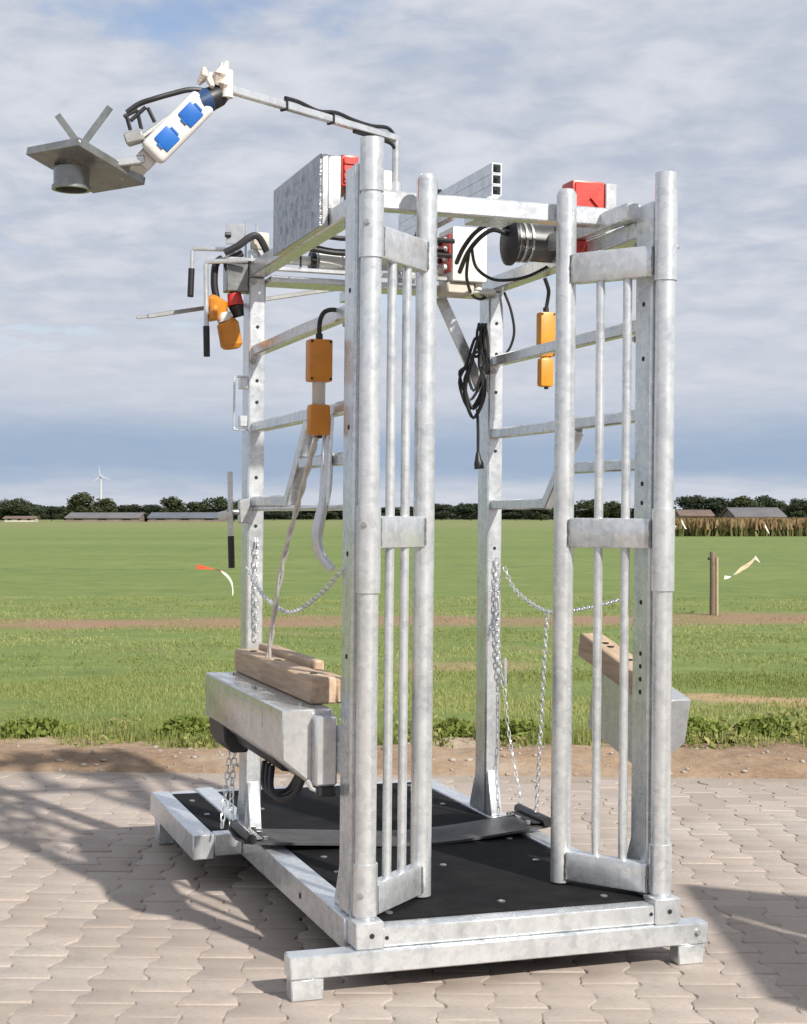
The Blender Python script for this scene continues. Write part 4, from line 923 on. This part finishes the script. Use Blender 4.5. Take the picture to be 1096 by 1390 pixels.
def crown_mesh(seed, wide, n=5200, mat=LEAF[0]):
    rg_ = np.random.default_rng(seed); lobes = []
    for k in range(22):
        a = rg_.random() * 6.28; t = rg_.random(); z_ = .16 + .64 * t; rr = wide * (.42 * math.sin(math.pi * (.18 + .72 * t)) ** .8) * math.sqrt(rg_.random())
        lobes.append((math.cos(a) * rr, math.sin(a) * rr, z_, .13 + .12 * rg_.random()))
    L_ = np.array(lobes); idx = rg_.integers(0, len(L_), n); q = rg_.normal(size=(n, 3)); q /= np.linalg.norm(q, axis=1)[:, None]
    c = L_[idx, :3] + q * (L_[idx, 3] * (.55 + .5 * rg_.random(n)))[:, None] * np.array([wide ** .5, wide ** .5, .9]); c[:, 2] = np.maximum(c[:, 2], .06)
    s_ = .016 + .022 * rg_.random(n); e1 = rg_.normal(size=(n, 3)); e1 /= np.linalg.norm(e1, axis=1)[:, None]; e2 = np.cross(e1, q + rg_.normal(size=(n, 3)) * .4); e2 /= np.linalg.norm(e2, axis=1)[:, None] + 1e-9
    vs = np.empty((n, 4, 3)); vs[:, 0] = c - e1 * s_[:, None]; vs[:, 1] = c + e2 * s_[:, None]; vs[:, 2] = c + e1 * s_[:, None]; vs[:, 3] = c - e2 * s_[:, None]
    return raw('crown', vs.reshape(-1, 3), np.arange(n * 4).reshape(-1, 4), mat)
CROWNS = [crown_mesh(11, 1.0, mat=LEAF[0]), crown_mesh(12, 1.3, mat=LEAF[1]), crown_mesh(13, .85, mat=LEAF[2]), crown_mesh(14, 1.15, mat=LEAF[0]), crown_mesh(15, 1.6, 6000, LEAF[1]), crown_mesh(16, .95, mat=LEAF[2])]
tm = MB(); tm.tube([(0, 0, -.01), (0, 0, .15), (.01, 0, .35), (.0, .01, .6)], [.035, .024, .018, .006], 8)
for k in range(6):
    a_ = k * 1.05; tm.tube([(0, 0, .16 + .05 * k), (.1 * math.cos(a_), .1 * math.sin(a_), .28 + .05 * k), (.2 * math.cos(a_), .2 * math.sin(a_), .38 + .06 * k)], [.012, .008, .003], 6)
to = tm.build('trunk', BARK); TRUNK = to.data; bpy.data.objects.remove(to)
def tree(px_, ytop, wpx, d, kind, label, group='trees along the horizon'):
    bb_ = (px_ - 548) / 2100 * d; hgt = (1.36 + (701 - ytop) * d / 2100) * 1.06; wid = wpx * d / 2100
    o = link('tree', None, None, G(bb_, d, 0)); tag(o, label, 'tree', group)
    c = link('crown', CROWNS[kind], o); t_ = link('trunk', TRUNK, o)
    base_w = (1.0, 1.3, .85, 1.15, 1.6, .95)[kind] * .98
    c.scale = (wid / base_w * 1.32, wid / base_w * 1.32, hgt * .98); c.rotation_euler = (0, 0, hash2(px_, d) * 6.28); t_.scale = (hgt * .8, hgt * .8, hgt)
TREES = [(16, 676, 44, 430, 3, 'broad dark tree at the left picture edge on the horizon'), (40, 680, 30, 440, 0, 'second dark tree from the left picture edge on the horizon'),
 (70, 688, 44, 460, 4, 'low dark bush between the first trees and the tall round tree at left'), (106, 668, 40, 420, 5, 'tall round tree left of the wind turbine on the horizon'),
 (142, 677, 30, 430, 2, 'small tree at the foot of the wind turbine'), (172, 685, 46, 520, 4, 'low hedge-like tree behind the long grey barn roof at left'),
 (208, 685, 40, 520, 1, 'low tree above the gap between the two long barns'), (237, 674, 34, 430, 5, 'pointed tree right of the gap between the two long barns'),
 (266, 681, 34, 440, 0, 'small round tree second left of the upright lever'), (292, 674, 42, 420, 3, 'broad dark tree left of the upright lever'),
 (195, 694, 18, 400, 0, 'small dark bush between the two long barns'), (318, 680, 40, 430, 1, 'dark tree behind the upright lever'), (372, 686, 54, 500, 4, 'low tree seen behind the left side of the crush by the rear post'),
 (430, 688, 56, 500, 1, 'low tree seen behind the pull rope'), (470, 686, 46, 500, 4, 'low tree hidden mostly by the left front post'), (530, 688, 50, 520, 1, 'low tree behind the bars of the left gate'),
 (600, 684, 44, 500, 4, 'low dark tree just right of the left gate'), (640, 683, 40, 500, 1, 'low dark tree left of the rear right post'),
 (700, 688, 60, 520, 4, 'low tree right of the rear right post'), (735, 680, 40, 480, 0, 'low tree left of the right gate stile'), (800, 677, 42, 440, 3, 'round tree behind the left bar of the right gate'),
 (836, 680, 30, 440, 5, 'small tree between the two bars of the right gate'), (880, 682, 46, 460, 1, 'tree hidden mostly by the right front post'),
 (935, 673, 52, 400, 4, 'broad dark tree just right of the right hinge pipe'), (968, 675, 46, 400, 1, 'broad dark tree second right of the right hinge pipe'), (1004, 673, 34, 390, 5, 'rounded tree left of the grey barn roof at right'),
 (1036, 672, 38, 400, 3, 'tall round tree above the grey barn roof at right'), (1062, 680, 26, 410, 0, 'small tree above the right end of the grey barn roof'), (1086, 676, 36, 390, 3, 'dark tree at the right picture edge'),
 (1125, 674, 44, 400, 1, 'dark tree just beyond the right picture edge'), (-30, 676, 50, 420, 1, 'dark tree just beyond the left picture edge')]
for t_ in TREES: tree(*t_)
n = 90000
for nm, d_, hh, lab in (('far_wood', 640, 5.6, 'distant dark wood along the whole horizon'),):
    bb_ = (RNG.random(n) * 2 - 1) * 330; hv = hh * (.8 + .2 * np.sin(bb_ * .05) * np.sin(bb_ * .017 + 1) + .10 * np.sin(bb_ * .31) + .06 * np.sin(bb_ * .83)); zz_ = RNG.random(n) * hv; dd_ = d_ + RNG.random(n) * 25
    P = np.stack([CAM.x + RT.x * bb_ + V.x * dd_, CAM.y + RT.y * bb_ + V.y * dd_, zz_], 1); s_ = .25 + .4 * RNG.random(n); e1 = RNG.normal(size=(n, 3)); e1 /= np.linalg.norm(e1, axis=1)[:, None]; e2 = np.cross(e1, RNG.normal(size=(n, 3))); e2 /= np.linalg.norm(e2, axis=1)[:, None]
    vs = np.empty((n, 4, 3)); vs[:, 0] = P - e1 * s_[:, None]; vs[:, 1] = P + e2 * s_[:, None]; vs[:, 2] = P + e1 * s_[:, None]; vs[:, 3] = P - e2 * s_[:, None]
    tag(link(nm, raw(nm, vs.reshape(-1, 3), np.arange(n * 4).reshape(-1, 4), LEAF[1])), lab, 'wood', kind='stuff')
def barn(label, px0, px1, d, eave, ridge, depth, roof, wall, nwin=6):
    b0_, b1_ = (px0 - 548) / 2100 * d, (px1 - 548) / 2100 * d; c = G((b0_ + b1_) / 2, d + depth / 2, 0)
    t = thing('barn', label, 'barn', c, 'low farm buildings on the horizon', I4)
    Mb = Matrix.Translation(c) @ Matrix.Rotation(-YAW, 4, 'Z'); hw = (b1_ - b0_) / 2
    def q(m): m.v = [tuple(Mb @ Vector(x)) for x in m.v]; return m
    wl_ = q(MB().prism([(-depth / 2, 0), (depth / 2, 0), (depth / 2, eave), (0, ridge - .1), (-depth / 2, eave)], 'x', -hw, hw)).build('wall', wall, t)
    q(MB().prism([(-depth / 2 - .4, eave - .12), (0, ridge), (depth / 2 + .4, eave - .12), (depth / 2 + .4, eave + .1), (0, ridge + .22), (-depth / 2 - .4, eave + .1)], 'x', -hw - .4, hw + .4)).build('roof', roof, t)
    for k in range(nwin):
        x_ = -hw + (k + .5) * 2 * hw / nwin; q(MB().box(x_ - hw / nwin * .35, x_ + hw / nwin * .35, -depth / 2 - .05, -depth / 2 + .05, eave * .45, eave * .8)).build('window', HOLE, wl_)
barn('long low grey barn under the tall round tree at left', 90, 188, 390, 1.0, 2.15, 14, ROOF, BRICKW, 3)
barn('long low bluish barn left of the upright lever', 202, 300, 395, 1.0, 2.2, 14, ROOFB, BRICKW, 3)
barn('grey pitched barn roof behind the brown crop at right', 1000, 1066, 330, 1.3, 3.1, 16, ROOF, BRICKW, 5)
barn('pinkish farmhouse behind the brown crop beside the right hinge pipe', 925, 968, 330, 1.5, 2.6, 9, ROOFR, BRICKW, 4)
barn('small pale shed below the trees at the left picture edge', 6, 46, 385, .9, 1.25, 5, ROOFR, BEIGE, 3)
tb = thing('wind_turbine', 'white wind turbine far away on the left horizon', 'wind turbine', G((137 - 548) / 2100 * 1500, 1500), None, I4)
c = BASE[tb.name]; hubz = 1.36 + (701 - 646) * 1500 / 2100
MB().tube([c, c + Vector((0, 0, hubz))], [1.5, .85], 14).build('tower', TURB, tb)
MB().bar(c + Vector((0, 0, hubz)) - V * 2.2, c + Vector((0, 0, hubz)) + V * 2.2, 1.7, 1.7).build('nacelle', TURB, tb, .2)
hb = c + Vector((0, 0, hubz)) - V * 2.6
MB().tube([hb + V * .5, hb - V * .3, hb - V * .9], [.95, .9, .3], 12).build('hub', TURB, tb)
for k in range(3):
    a_ = R(98 + 120 * k); dv = RT * math.cos(a_) + Vector((0, 0, 1)) * math.sin(a_); pv = dv.cross(V); m = MB(); vs = []
    for s_, w_ in ((.4, .5), (2.5, .95), (7, .6), (10.5, .18)): e = hb + dv * s_; vs += [e - pv * w_ * .35 - V * .1, e + pv * w_ * .65 - V * .08, e + pv * w_ * .6 + V * .1, e - pv * w_ * .35 + V * .12]
    fs = [(i * 4 + j, i * 4 + (j + 1) % 4, i * 4 + 4 + (j + 1) % 4, i * 4 + 4 + j) for i in range(3) for j in range(4)] + [(0, 1, 2, 3), (12, 15, 14, 13)]
    m.add(vs, fs).build('blade', TURB, tb)
